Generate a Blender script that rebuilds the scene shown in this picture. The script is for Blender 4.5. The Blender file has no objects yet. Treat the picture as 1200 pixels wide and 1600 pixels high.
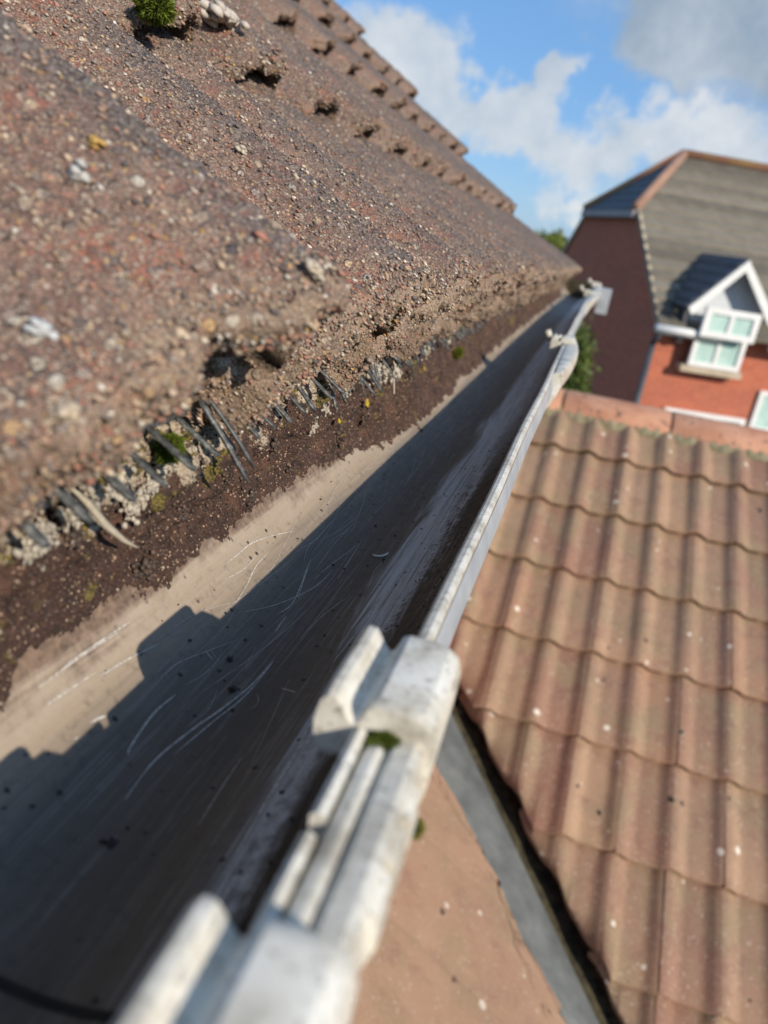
import bpy, bmesh, math, random
import numpy as np
from mathutils import Vector, Matrix

random.seed(7)
rng = np.random.default_rng(11)
PI = math.pi
S = bpy.context.scene
C = S.collection
R = math.radians

# ------------------------------------------------------------------ camera
cam_d = bpy.data.cameras.new('camera')
cam = bpy.data.objects.new('camera', cam_d)
C.objects.link(cam)
S.camera = cam
cam_d.sensor_fit = 'VERTICAL'
cam_d.sensor_height = 24.0
cam_d.lens = 18.0
cam_d.clip_start = 0.004
cam_d.clip_end = 3000
_h = Vector((0.9514563, 0.23612592, -0.19742205))
_g = Vector((0.26624254, -0.30960204, 0.91283157))
_u = Vector((0.15442093, -0.9210815, -0.35743958))
# rows: world axes in camera coordinates (x right, y down, z forward)
rot = Matrix(((_h.x, -_h.y, -_h.z), (_g.x, -_g.y, -_g.z), (_u.x, -_u.y, -_u.z)))
cam.matrix_world = rot.to_4x4()
cam_d.dof.use_dof = True
cam_d.dof.focus_distance = 0.37
cam_d.dof.aperture_fstop = 18.0 / 2.9
cam_d.dof.aperture_blades = 0


def ray(u, v):
    c = Vector((u - 600, v - 800, 1200.0))
    return Vector((_h.dot(c), _g.dot(c), _u.dot(c))).normalized()


def on_x(u, v, x):
    r = ray(u, v)
    return r * (x / r.x)


# ------------------------------------------------------------------ light
SUN = Vector((0.085, -0.064, 0.050)).normalized()
el = math.asin(SUN.z)
sd = bpy.data.lights.new('sun', 'SUN')
sun = bpy.data.objects.new('sun', sd)
C.objects.link(sun)
sd.energy = 4.9
sd.angle = R(0.53)
sd.color = (1.0, 0.90, 0.76)
sun.rotation_euler = SUN.to_track_quat('Z', 'Y').to_euler()

W = bpy.data.worlds.new("World")
S.world = W
W.use_nodes = True
S.view_settings.view_transform = 'Standard'
S.view_settings.look = 'None'
S.view_settings.exposure = 0.0
S.view_settings.gamma = 1.0
S.view_settings.use_curve_mapping = False
S.cycles.use_denoising = True
S.cycles.max_bounces = 6
S.cycles.diffuse_bounces = 3
S.cycles.glossy_bounces = 3
S.cycles.transmission_bounces = 3
S.cycles.use_adaptive_sampling = True
S.cycles.caustics_reflective = False
S.cycles.caustics_refractive = False


# ------------------------------------------------------------------ node helper
class NT:
    def __init__(self, tree):
        self.t = tree
        for n in list(tree.nodes):
            tree.nodes.remove(n)

    def n(self, typ, props=None, **ins):
        nd = self.t.nodes.new(typ)
        for k, v in (props or {}).items():
            setattr(nd, k, v)
        for k, v in ins.items():
            key = int(k[1:]) if (k[0] == 'i' and k[1:].isdigit()) else k.replace('_', ' ')
            s = nd.inputs[key]
            if isinstance(v, bpy.types.NodeSocket):
                self.t.links.new(v, s)
            else:
                s.default_value = v
        return nd

    def math(self, op, a, b=0.0, c=0.0, clamp=False):
        return self.n('ShaderNodeMath', {'operation': op, 'use_clamp': clamp}, i0=a, i1=b, i2=c).outputs[0]

    def ss(self, x, lo, hi):
        return self.n('ShaderNodeMapRange', {'interpolation_type': 'SMOOTHSTEP'}, Value=x, From_Min=lo, From_Max=hi).outputs[0]

    def noise(self, vec, scale, detail=4, rough=0.55, dist=0.0):
        return self.n('ShaderNodeTexNoise', None, Vector=vec, Scale=scale, Detail=detail, Roughness=rough, Distortion=dist).outputs['Fac']

    def mix(self, f, a, b, bt='MIX'):
        nd = self.n('ShaderNodeMix', {'data_type': 'RGBA', 'blend_type': bt})
        for i, v in ((0, f), (6, a), (7, b)):
            if isinstance(v, bpy.types.NodeSocket):
                self.t.links.new(v, nd.inputs[i])
            else:
                nd.inputs[i].default_value = (tuple(v) + (1,)) if (i and len(v) == 3) else v
        return nd.outputs[2]

    def ramp(self, f, stops, interp='LINEAR'):
        nd = self.n('ShaderNodeValToRGB', None, Fac=f)
        cr = nd.color_ramp
        cr.interpolation = interp
        while len(cr.elements) < len(stops):
            cr.elements.new(0.5)
        for e, (p, c) in zip(cr.elements, stops):
            e.position = p
            e.color = tuple(c) + (1,) if len(c) == 3 else c
        return nd.outputs[0]

    def pos(self):
        return self.n('ShaderNodeNewGeometry').outputs['Position']

    def scalev(self, v, s):
        return self.n('ShaderNodeVectorMath', {'operation': 'MULTIPLY'}, i0=v, i1=s).outputs[0]


MATS = {}


def mat(name, build):
    if name in MATS:
        return MATS[name]
    m = bpy.data.materials.new(name)
    m.use_nodes = True
    nt = NT(m.node_tree)
    r = build(nt)
    out = nt.n('ShaderNodeOutputMaterial')
    ins = {'Base_Color': r['col'], 'Roughness': r.get('rough', 0.8), 'IOR': r.get('ior', 1.45)}
    if r.get('metal'):
        ins['Metallic'] = r['metal']
    b = nt.n('ShaderNodeBsdfPrincipled', None, **ins)
    b.inputs['Specular IOR Level'].default_value = r.get('spec', 0.4)
    if 'sss' in r:
        b.inputs['Subsurface Weight'].default_value = r['sss']
        b.inputs['Subsurface Radius'].default_value = (1, .5, .3)
        b.inputs['Subsurface Scale'].default_value = 0.003
    if 'bump' in r:
        bp = nt.n('ShaderNodeBump', None, Height=r['bump'], Strength=r.get('bs', 1.0), Distance=r.get('bd', 0.001))
        nt.t.links.new(bp.outputs[0], b.inputs['Normal'])
    if 'trans' in r:
        b.inputs['Transmission Weight'].default_value = r['trans']
    if 'alpha' in r:
        nt.t.links.new(r['alpha'], b.inputs['Alpha'])
    nt.t.links.new(b.outputs[0], out.inputs[0])
    MATS[name] = m
    return m


def rnd_col(nt, lo=0.0, hi=1.0):
    return nt.n('ShaderNodeObjectInfo').outputs['Random']


# ---- world: Nishita sky with broken cloud
def build_world():
    nt = NT(W.node_tree)
    sky = nt.n('ShaderNodeTexSky', {'sky_type': 'NISHITA', 'sun_disc': False, 'sun_elevation': el,
                                    'sun_rotation': math.atan2(SUN.x, SUN.y), 'air_density': 1.0,
                                    'dust_density': 0.25, 'ozone_density': 1.6, 'altitude': 50.0})
    gen = nt.n('ShaderNodeTexCoord').outputs['Generated']
    d = nt.n('ShaderNodeVectorMath', {'operation': 'NORMALIZE'}, i0=gen).outputs[0]
    wob = nt.n('ShaderNodeTexNoise', None, Vector=d, Scale=9.0, Detail=6.0, Roughness=0.6).outputs['Color']
    wv = nt.n('ShaderNodeVectorMath', {'operation': 'SUBTRACT'}, i0=wob, i1=(.5, .5, .5)).outputs[0]
    wv = nt.scalev(wv, (0.17, 0.17, 0.17))
    dd = nt.n('ShaderNodeVectorMath', {'operation': 'ADD'}, i0=d, i1=wv).outputs[0]

    def blobs(lst):
        acc = None
        for (px, py, r) in lst:
            dist = nt.n('ShaderNodeVectorMath', {'operation': 'DISTANCE'}, i0=dd, i1=tuple(ray(px, py))).outputs['Value']
            v = nt.math('SUBTRACT', 1.0, nt.math('DIVIDE', dist, r * .88 / 1200.0))
            v = nt.math('MAXIMUM', v, 0.0)
            acc = v if acc is None else nt.math('ADD', acc, v)
        return acc
    fine = nt.noise(d, 26.0, 6, 0.62)
    fine2 = nt.math('MULTIPLY', nt.math('SUBTRACT', fine, 0.5), 0.42)
    white = blobs([(600, 90, 80), (655, 90, 85), (700, 140, 85), (640, 150, 80), (745, 190, 75), (820, 195, 80), (800, 150, 70),
                   (870, 130, 60), (905, 120, 45), (850, 240, 75), (930, 235, 80), (1000, 215, 85), (1060, 185, 75), (1120, 210, 75),
                   (1180, 215, 70), (1250, 240, 90), (860, 315, 55), (900, 335, 60), (1150, 265, 60), (480, 60, 150),
                   (300, 0, 170), (1400, 250, 170), (1600, 330, 180)])
    grey = blobs([(1000, 55, 85), (1070, 30, 110), (1120, 75, 100), (1190, 50, 120), (1290, 60, 150), (1100, -40, 130),
                  (1200, -80, 180), (1400, 0, 180), (980, -120, 140)])
    gen_n = nt.noise(nt.scalev(d, (1.0, 1.0, 2.2)), 2.6, 7, 0.6)
    away = nt.n('ShaderNodeVectorMath', {'operation': 'DISTANCE'}, i0=d, i1=tuple(ray(850, 150))).outputs['Value']
    gmask = nt.math('MULTIPLY', nt.ss(gen_n, 0.50, 0.62), nt.ss(away, 0.42, 0.75))
    wm = nt.math('MAXIMUM', nt.ss(nt.math('ADD', white, fine2), 0.30, 0.95), gmask)
    gm = nt.ss(nt.math('ADD', grey, fine2), 0.15, 1.15)
    shade = nt.noise(nt.n('ShaderNodeVectorMath', {'operation': 'ADD'}, i0=d, i1=(0, 0, .04)).outputs[0], 10.0, 5, 0.6)
    cw = nt.ramp(shade, [(0.32, (4.8, 5.5, 6.3)), (0.50, (6.4, 6.9, 7.4)), (0.66, (8.0, 8.1, 8.2))])
    skyb = nt.mix(0.5, nt.mix(1.0, sky.outputs[0], (0.85, 0.98, 1.25), 'MULTIPLY'), (1.9, 4.6, 8.6))
    c1 = nt.mix(nt.math('MULTIPLY', wm, 0.88), skyb, cw)
    cg = nt.ramp(shade, [(0.35, (3.3, 4.1, 5.0)), (0.65, (5.4, 6.0, 6.7))])
    c2 = nt.mix(nt.math('MULTIPLY', gm, 0.92), c1, cg)
    bg = nt.n('ShaderNodeBackground', None, Color=c2, Strength=0.10)
    out = nt.n('ShaderNodeOutputWorld')
    nt.t.links.new(bg.outputs[0], out.inputs[0])


build_world()


# ------------------------------------------------------------------ numpy noise
def _hash(ix, iy, iz, k=0):
    n = (ix.astype(np.int64) * 73856093) ^ (iy.astype(np.int64) * 19349663) ^ (iz.astype(np.int64) * 83492791) ^ (k * 2654435761)
    n = (n ^ (n >> 13)) * 1274126177
    n = n & 0x7fffffff
    n = (n ^ (n >> 16)) * 668265263 & 0x7fffffff
    return (n % 100003) / 100003.0


def vnoise(P, scale, seed=0):
    Q = P * scale
    I = np.floor(Q).astype(np.int64)
    F = Q - I
    F = F * F * (3 - 2 * F)
    r = 0
    for dx in (0, 1):
        wx = F[:, 0] if dx else 1 - F[:, 0]
        for dy in (0, 1):
            wy = F[:, 1] if dy else 1 - F[:, 1]
            for dz in (0, 1):
                wz = F[:, 2] if dz else 1 - F[:, 2]
                r = r + wx * wy * wz * _hash(I[:, 0] + dx, I[:, 1] + dy, I[:, 2] + dz, seed)
    return r - 0.5


def fbm(P, scale, octs=4, gain=0.5, seed=0):
    r, a = 0, 1.0
    for o in range(octs):
        r = r + a * vnoise(P, scale * 2.03 ** o, seed + o)
        a *= gain
    return r


# ------------------------------------------------------------------ mesh helpers
def new_mesh(name, V, F, m=None, smooth=True, uv=None, col=None):
    me = bpy.data.meshes.new(name)
    V = np.asarray(V, dtype=np.float32)
    F = np.asarray(F, dtype=np.int32)
    k = F.shape[1]
    me.vertices.add(len(V))
    me.vertices.foreach_set('co', V.ravel())
    me.loops.add(F.size)
    me.loops.foreach_set('vertex_index', F.ravel())
    me.polygons.add(len(F))
    me.polygons.foreach_set('loop_start', np.arange(0, F.size, k, dtype=np.int32))
    me.polygons.foreach_set('loop_total', np.full(len(F), k, dtype=np.int32))
    if smooth:
        me.polygons.foreach_set('use_smooth', np.ones(len(F), dtype=bool))
    me.update()
    me.validate()
    if uv is not None:
        l = me.uv_layers.new(name='uv')
        l.data.foreach_set('uv', np.asarray(uv, dtype=np.float32)[F.ravel()].ravel())
    if col is not None:
        a = me.color_attributes.new('tint', 'FLOAT_COLOR', 'POINT')
        cc = np.ones((len(V), 4), dtype=np.float32)
        cc[:, :3] = col
        a.data.foreach_set('color', cc.ravel())
    if m:
        me.materials.append(m)
    return me


def link(name, me, parent=None, loc=None):
    o = bpy.data.objects.new(name, me)
    C.objects.link(o)
    if parent is not None:
        o.parent = parent
    if loc is not None:
        o.location = loc
    return o


def tag(o, label=None, cat=None, group=None, kind=None):
    if label:
        o['label'] = label
    if cat:
        o['category'] = cat
    if group:
        o['group'] = group
    if kind:
        o['kind'] = kind
    return o


def empty(name, loc=(0, 0, 0)):
    o = bpy.data.objects.new(name, None)
    C.objects.link(o)
    o.location = loc
    o.empty_display_size = 0.05
    return o


def gridF(nu, nv, flip=False):
    i = np.arange((nu - 1) * (nv - 1))
    a = (i // (nv - 1)) * nv + i % (nv - 1)
    F = np.stack([a, a + nv, a + nv + 1, a + 1], 1)
    return F[:, ::-1] if flip else F


class B:
    """collects boxes, prisms and tubes into one bmesh"""

    def __init__(self):
        self.bm = bmesh.new()

    def box(self, c, s, M=None):
        r = bmesh.ops.create_cube(self.bm, size=1.0)
        for v in r['verts']:
            v.co = Vector((c[0] + v.co.x * s[0], c[1] + v.co.y * s[1], c[2] + v.co.z * s[2]))
            if M:
                v.co = M @ v.co
        return self

    def mm(self, a, b, M=None):
        return self.box([(a[i] + b[i]) / 2 for i in range(3)], [abs(b[i] - a[i]) for i in range(3)], M)

    def poly(self, pts, ext):
        """polygon extruded by vector ext"""
        ext = Vector(ext)
        a = [self.bm.verts.new(p) for p in pts]
        b = [self.bm.verts.new(Vector(p) + ext) for p in pts]
        n = len(pts)
        self.bm.faces.new(a[::-1])
        self.bm.faces.new(b)
        for i in range(n):
            self.bm.faces.new((a[i], a[(i + 1) % n], b[(i + 1) % n], b[i]))
        return self

    def tube(self, p, q, r, n=10, r2=None):
        p, q = Vector(p), Vector(q)
        d = (q - p)
        res = bmesh.ops.create_cone(self.bm, cap_ends=True, segments=n, radius1=r, radius2=r if r2 is None else r2, depth=d.length)
        M = Matrix.Translation((p + q) / 2) @ d.to_track_quat('Z', 'Y').to_matrix().to_4x4()
        bmesh.ops.transform(self.bm, matrix=M, verts=res['verts'])
        return self

    def mesh(self, name, m, bevel=0, smooth=False, seg=2):
        bmesh.ops.recalc_face_normals(self.bm, faces=self.bm.faces[:])
        if bevel:
            bmesh.ops.bevel(self.bm, geom=self.bm.edges[:], offset=bevel, segments=seg, profile=0.6, affect='EDGES')
        me = bpy.data.meshes.new(name)
        self.bm.to_mesh(me)
        self.bm.free()
        if m:
            me.materials.append(m)
        if smooth:
            for p in me.polygons:
                p.use_smooth = True
        return me

    def obj(self, name, m, parent=None, bevel=0, smooth=False, seg=2):
        return link(name, self.mesh(name, m, bevel, smooth, seg), parent)


# ------------------------------------------------------------------ materials
def m_concrete(nt):
    """weathered concrete tile: aggregate in a brown-mauve matrix"""
    p = nt.pos()
    pw = nt.n('ShaderNodeVectorMath', {'operation': 'ADD'}, i0=p,
              i1=nt.scalev(nt.n('ShaderNodeTexNoise', None, Vector=p, Scale=300.0, Detail=3.0).outputs['Color'], (.0012,) * 3)).outputs[0]
    v1 = nt.n('ShaderNodeTexVoronoi', None, Vector=pw, Scale=520.0, Randomness=1.0)
    v2 = nt.n('ShaderNodeTexVoronoi', None, Vector=pw, Scale=210.0)
    v3 = nt.n('ShaderNodeTexVoronoi', None, Vector=p, Scale=1150.0)
    big = nt.noise(p, 16, 5, .6)
    mid = nt.noise(p, 90, 5, .65)
    base = nt.ramp(big, [(.30, (.135, .080, .062)), (.48, (.245, .145, .108)), (.62, (.31, .20, .145)), (.75, (.23, .18, .13))])
    base = nt.mix(nt.ss(nt.noise(p, 38, 5, .65), .52, .64), base, (.33, .13, .085))
    base = nt.mix(nt.ss(mid, .54, .70), base, (.070, .056, .052))
    sep = nt.n('ShaderNodeSeparateColor', None, i0=v1.outputs['Color'])
    pc = nt.ramp(sep.outputs[0], [(0, (.12, .09, .08)), (.22, (.36, .23, .17)), (.40, (.50, .33, .20)), (.58, (.42, .36, .27)),
                                  (.74, (.44, .30, .25)), (.88, (.60, .50, .38)), (.97, (.55, .33, .12))])
    isp = nt.math('MULTIPLY', nt.ss(sep.outputs[1], .50, .60), nt.ss(v1.outputs['Distance'], .58, .40))
    c = nt.mix(isp, base, pc)
    sep3 = nt.n('ShaderNodeSeparateColor', None, i0=v3.outputs['Color'])
    c = nt.mix(nt.math('MULTIPLY', nt.ss(sep3.outputs[1], .55, .65), .6), c,
               nt.ramp(sep3.outputs[0], [(0, (.06, .05, .05)), (.5, (.22, .16, .13)), (1, (.42, .36, .29))]))
    sep2 = nt.n('ShaderNodeSeparateColor', None, i0=v2.outputs['Color'])
    pc2 = nt.ramp(sep2.outputs[0], [(0, (.13, .11, .11)), (.3, (.42, .30, .20)), (.6, (.36, .30, .26)), (.85, (.60, .54, .44)), (1, (.55, .30, .10))])
    isp2 = nt.math('MULTIPLY', nt.ss(sep2.outputs[1], .76, .80), nt.ss(v2.outputs['Distance'], .48, .34))
    c = nt.mix(isp2, c, pc2)
    at = nt.n('ShaderNodeSeparateColor', None, i0=nt.n('ShaderNodeAttribute', {'attribute_name': 'tint'}).outputs['Color'])
    fr = at.outputs[0]
    c = nt.mix(nt.math('MULTIPLY', at.outputs[1], .72), c, nt.mix(nt.ss(nt.noise(p, 500, 4, .7), .40, .62), (.055, .048, .047), (.24, .215, .20)))
    crev = nt.ss(nt.n('ShaderNodeTexVoronoi', {'feature': 'DISTANCE_TO_EDGE'}, Vector=pw, Scale=620.0).outputs['Distance'], .16, .02)
    c = nt.mix(nt.math('MULTIPLY', crev, .55), c, (.035, .027, .024))  # crevices between grains darkened in the colour, standing in for their shade
    c = nt.mix(nt.math('MULTIPLY', fr, .55), c, nt.ramp(nt.noise(p, 800, 4, .7), [(.32, (.07, .05, .035)), (.5, (.30, .22, .15)), (.68, (.50, .40, .28))]))
    hb = nt.math('MULTIPLY', isp, nt.math('SUBTRACT', 1.0, v1.outputs['Distance']))
    h = nt.math('ADD', hb, nt.math('MULTIPLY', nt.noise(p, 700, 4, .7), 0.9))
    h = nt.math('ADD', h, nt.math('MULTIPLY', isp2, 1.2))
    return dict(col=c, rough=.82, spec=.35, bump=h, bs=.9, bd=.0009)


def m_pebble(nt):
    a = nt.n('ShaderNodeAttribute', {'attribute_name': 'tint'})
    p = nt.pos()
    c = nt.mix(nt.math('MULTIPLY', nt.noise(p, 900, 3, .6), .7), a.outputs['Color'], (.10, .08, .07))
    return dict(col=c, rough=.6, spec=.45, bump=nt.noise(p, 1500, 2), bs=.4, bd=.0004)


def m_silt(nt):
    p = nt.pos()
    g = nt.noise(p, 1100, 4, .7)
    c = nt.ramp(g, [(.3, (.020, .011, .008)), (.5, (.070, .036, .026)), (.65, (.14, .078, .052)), (.78, (.30, .19, .13))])
    gl = nt.noise(p, 70, 5, .65)
    c = nt.mix(nt.math('MULTIPLY', nt.ss(gl, .50, .66), .7), c, (.016, .011, .009))
    c = nt.mix(nt.math('MULTIPLY', nt.ss(nt.noise(p, 48, 5, .6), .52, .66), .5), c, (.17, .085, .055))
    v = nt.n('ShaderNodeTexVoronoi', None, Vector=p, Scale=900.0)
    sp = nt.n('ShaderNodeSeparateColor', None, i0=v.outputs['Color'])
    c = nt.mix(nt.math('MULTIPLY', nt.ss(sp.outputs[0], .84, .88), nt.ss(v.outputs['Distance'], .5, .3)), c, (.48, .33, .22))
    z = nt.n('ShaderNodeSeparateXYZ', None, Vector=p).outputs[2]
    y = nt.n('ShaderNodeSeparateXYZ', None, Vector=p).outputs[1]
    # lime / mortar crust: ragged patches, mostly on the upper part
    m1 = nt.noise(p, 34, 7, .68)
    up = nt.ss(z, -.120, -.088)
    cr = nt.ss(nt.math('ADD', m1, nt.math('MULTIPLY', nt.math('SUBTRACT', up, .62), .30)), .545, .58)
    cc = nt.ramp(nt.noise(p, 500, 4, .7), [(.35, (.16, .10, .07)), (.5, (.46, .37, .27)), (.7, (.66, .58, .46))])
    c = nt.mix(cr, c, cc)
    m2 = nt.noise(p, 55, 5, .6)
    gm = nt.ss(nt.math('ADD', m2, nt.math('MULTIPLY', up, .08)), .62, .655)
    c = nt.mix(gm, c, nt.ramp(nt.noise(p, 800, 3), [(.35, (.035, .03, .01)), (.6, (.24, .18, .04))]))
    return dict(col=c, rough=.75, spec=.5, bump=g, bs=1.0, bd=.0012)


def m_channel(nt):
    """inside of the gutter: dirt film on aged white plastic, sunlit and shaded bands put into the colour; uv.x runs across from the house (0) to the lip (1)"""
    uv = nt.n('ShaderNodeUVMap', {'uv_map': 'uv'}).outputs[0]
    s = nt.n('ShaderNodeSeparateXYZ', None, Vector=uv)
    a, y = s.outputs[0], s.outputs[1]
    st = nt.n('ShaderNodeCombineXYZ', None, X=nt.math('MULTIPLY', a, 30.0), Y=nt.math('MULTIPLY', y, 9.0)).outputs[0]
    st2 = nt.n('ShaderNodeCombineXYZ', None, X=nt.math('MULTIPLY', a, 150.0), Y=nt.math('MULTIPLY', y, 14.0)).outputs[0]
    p = nt.pos()
    n1 = nt.noise(st, 1.0, 6, .6, .6)
    n2 = nt.noise(st2, 1.0, 4, .6, 1.5)
    n3 = nt.noise(p, 260, 5, .65)
    aw = nt.math('ADD', a, nt.math('MULTIPLY', nt.math('SUBTRACT', n1, .5), .16))
    c = nt.ramp(aw, [(.0, (.32, .26, .19)), (.17, (.40, .32, .24)), (.28, (.36, .28, .20)), (.36, (.15, .125, .10)),
                     (.50, (.105, .084, .066)), (.58, (.13, .098, .068)), (.66, (.15, .135, .125)), (.72, (.22, .21, .20)), (.80, (.12, .105, .095)), (1, (.10, .09, .08))])  # tan sunlit side and dark shaded middle are painted into these tones
    c = nt.mix(nt.math('MULTIPLY', nt.ss(n2, .50, .72), .40), c, (.42, .39, .36))
    c = nt.mix(nt.math('MULTIPLY', nt.ss(n3, .50, .75), .5), c, (.07, .055, .045))
    # scuffed white streaks and black algae towards the lip
    n4 = nt.noise(nt.n('ShaderNodeCombineXYZ', None, X=nt.math('MULTIPLY', a, 95.0), Y=nt.math('MULTIPLY', y, 7.0)).outputs[0], 1.0, 7, .72, 1.0)
    n5 = nt.noise(p, 210, 6, .78)
    ash = nt.math('SUBTRACT', aw, nt.math('MULTIPLY', nt.ss(y, .36, .18), .075))
    wb = nt.math('MULTIPLY', nt.ss(ash, .545, .60), nt.ss(aw, .90, .73))
    c = nt.mix(nt.math('MULTIPLY', wb, nt.math('MULTIPLY', nt.ss(n4, .35, .53), .9)), c, (.60, .59, .58))
    bl = nt.math('MULTIPLY', nt.math('MULTIPLY', nt.ss(aw, .62, .74), nt.ss(aw, 1.05, .97)), nt.math('SUBTRACT', 1.0, nt.math('MULTIPLY', nt.ss(y, .42, .8), .65)))
    bn = nt.math('ADD', nt.math('MULTIPLY', n4, .5), nt.math('MULTIPLY', n5, .5))
    bt = nt.math('ADD', bn, nt.math('ADD', nt.math('MULTIPLY', nt.ss(aw, .66, .84), .22), nt.math('MULTIPLY', nt.ss(y, .36, .20), nt.math('MULTIPLY', nt.ss(aw, .66, .74), .10))))
    c = nt.mix(nt.math('MULTIPLY', bl, nt.ss(bt, .50, .57)), c, nt.ramp(n5, [(.35, (.010, .008, .007)), (.65, (.040, .032, .024))]))
    # spots of grime
    v = nt.n('ShaderNodeTexVoronoi', None, Vector=p, Scale=240.0)
    sp = nt.n('ShaderNodeSeparateColor', None, i0=v.outputs['Color'])
    c = nt.mix(nt.math('MULTIPLY', nt.ss(sp.outputs[0], .90, .94), nt.ss(v.outputs['Distance'], .30, .18)), c, (.03, .022, .018))
    # chalk dust line where silt ends
    cl = nt.math('MULTIPLY', nt.ss(aw, .13, .17), nt.ss(aw, .27, .20))
    c = nt.mix(nt.math('MULTIPLY', cl, nt.math('MULTIPLY', nt.ss(n3, .25, .75), .8)), c, (.50, .42, .33))
    stn = nt.math('ADD', aw, nt.math('MULTIPLY', nt.math('SUBTRACT', nt.noise(p, 75, 5, .65), .5), .10))
    c = nt.mix(nt.math('MULTIPLY', nt.ss(stn, .235, .165), .85), c, nt.ramp(n3, [(.35, (.07, .04, .028)), (.65, (.26, .17, .115))]))
    rg = nt.math('ADD', .30, nt.math('MULTIPLY', nt.noise(p, 120, 5, .6), .42))
    return dict(col=c, rough=rg, spec=.5, bump=nt.math('ADD', n3, nt.math('MULTIPLY', n2, .5)), bs=.35, bd=.0006)


def m_plastic(nt):
    p = nt.pos()
    n1 = nt.noise(p, 60, 6, .65)
    n2 = nt.noise(p, 420, 5, .65)
    c = nt.ramp(n1, [(.34, (.38, .34, .27)), (.47, (.61, .57, .48)), (.60, (.73, .70, .62))])
    c = nt.mix(nt.math('MULTIPLY', nt.ss(n2, .52, .72), .75), c, (.16, .14, .115))
    c = nt.mix(nt.math('MULTIPLY', nt.ss(nt.noise(p, 130, 6, .7), .60, .72), .8), c, (.05, .045, .035))
    return dict(col=c, rough=.33, spec=.5, bump=n2, bs=.15, bd=.0004)


def m_pvc_out(nt):
    p = nt.pos()
    n1 = nt.noise(p, 30, 5, .6)
    c = nt.ramp(n1, [(.35, (.30, .33, .36)), (.6, (.42, .45, .48))])
    return dict(col=c, rough=.4, spec=.45)


def m_scr(nt):
    p = nt.pos()
    c = nt.mix(nt.ss(nt.noise(p, 600, 3), .4, .6), (.38, .35, .31), (.62, .59, .54))
    return dict(col=c, rough=.5)


def m_black(nt):
    p = nt.pos()
    return dict(col=nt.mix(nt.noise(p, 300, 4), (.006, .006, .006), (.02, .02, .02)), rough=.5)


def m_tooth(nt):
    p = nt.pos()
    n = nt.noise(p, 380, 5, .7)
    c = nt.ramp(n, [(.35, (.030, .032, .034)), (.52, (.075, .078, .078)), (.68, (.24, .235, .22))])
    return dict(col=c, rough=.45, spec=.5, bump=n, bs=.3, bd=.0004)


def m_husk(nt):
    p = nt.pos()
    c = nt.mix(nt.noise(nt.scalev(p, (1, 1, 3)), 500, 4), (.62, .56, .44), (.22, .17, .11))
    return dict(col=c, rough=.7)


def m_moss(nt):
    a = nt.n('ShaderNodeAttribute', {'attribute_name': 'tint'})
    return dict(col=a.outputs['Color'], rough=.7, spec=.2)


def tile_terracotta(dark):
    def f(nt):
        p = nt.pos()
        r = nt.math('MULTIPLY', nt.noise(p, 3.0, 4), .6) if dark else nt.n('ShaderNodeObjectInfo').outputs['Random']
        base = nt.ramp(r, [(0, (.32, .180, .112)), (.25, (.37, .240, .150)), (.5, (.25, .130, .088)), (.75, (.33, .210, .135)), (1, (.225, .108, .078))])
        n = nt.noise(p, 7, 5, .6)
        base = nt.mix(nt.ss(n, .42, .66), base, (.27, .19, .115))
        base = nt.mix(nt.math('MULTIPLY', nt.ss(nt.noise(p, 19, 5, .65), .50, .66), .6), base, (.23, .125, .092))
        base = nt.mix(nt.math('MULTIPLY', nt.ss(nt.noise(p, 120, 4, .7), .45, .7), .4), base, (.42, .31, .22))
        v = nt.n('ShaderNodeTexVoronoi', None, Vector=p, Scale=26.0)
        s = nt.n('ShaderNodeSeparateColor', None, i0=v.outputs['Color'])
        wob = nt.math('MULTIPLY', nt.noise(p, 160, 4), .25)
        dd = nt.math('ADD', v.outputs['Distance'], wob)
        sz = nt.math('MULTIPLY', s.outputs[2], .22)
        lich = nt.ss(nt.math('ADD', s.outputs[0], nt.math('MULTIPLY', nt.noise(p, 2.2, 3), .5)), 1.06, 1.08)
        base = nt.mix(nt.math('MULTIPLY', lich, nt.ss(nt.math('SUBTRACT', dd, sz), .20, .12)), base, (.66, .60, .50))
        base = nt.mix(nt.math('MULTIPLY', nt.ss(s.outputs[1], .91, .92), nt.ss(nt.math('SUBTRACT', dd, sz), .17, .12)), base, (.035, .028, .022))
        v2 = nt.n('ShaderNodeTexVoronoi', None, Vector=p, Scale=110.0)
        s2 = nt.n('ShaderNodeSeparateColor', None, i0=v2.outputs['Color'])
        base = nt.mix(nt.math('MULTIPLY', nt.ss(s2.outputs[0], .86, .9), nt.math('MULTIPLY', nt.ss(v2.outputs['Distance'], .40, .2), .65)), base, (.52, .44, .35))
        base = nt.mix(dark, base, (.40, .235, .15)) if dark else base
        return dict(col=base, rough=.8, spec=.35, bump=nt.noise(p, 260, 4, .65), bs=.6, bd=.0015)
    return f


def m_ridge(nt):
    p = nt.pos()
    c = nt.ramp(nt.noise(p, 9, 5, .6), [(.35, (.44, .20, .12)), (.6, (.56, .30, .19))])
    c = nt.mix(nt.math('MULTIPLY', nt.ss(nt.noise(p, 24, 6, .7), .56, .66), .8), c, (.07, .06, .055))
    return dict(col=c, rough=.8, bump=nt.noise(p, 200, 4), bs=.5, bd=.002)


def m_mortar(nt):
    p = nt.pos()
    c = nt.ramp(nt.noise(p, 30, 5, .65), [(.35, (.17, .15, .09)), (.65, (.34, .30, .19))])
    return dict(col=c, rough=.9, bump=nt.noise(p, 150, 5, .7), bs=1, bd=.004)


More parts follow.
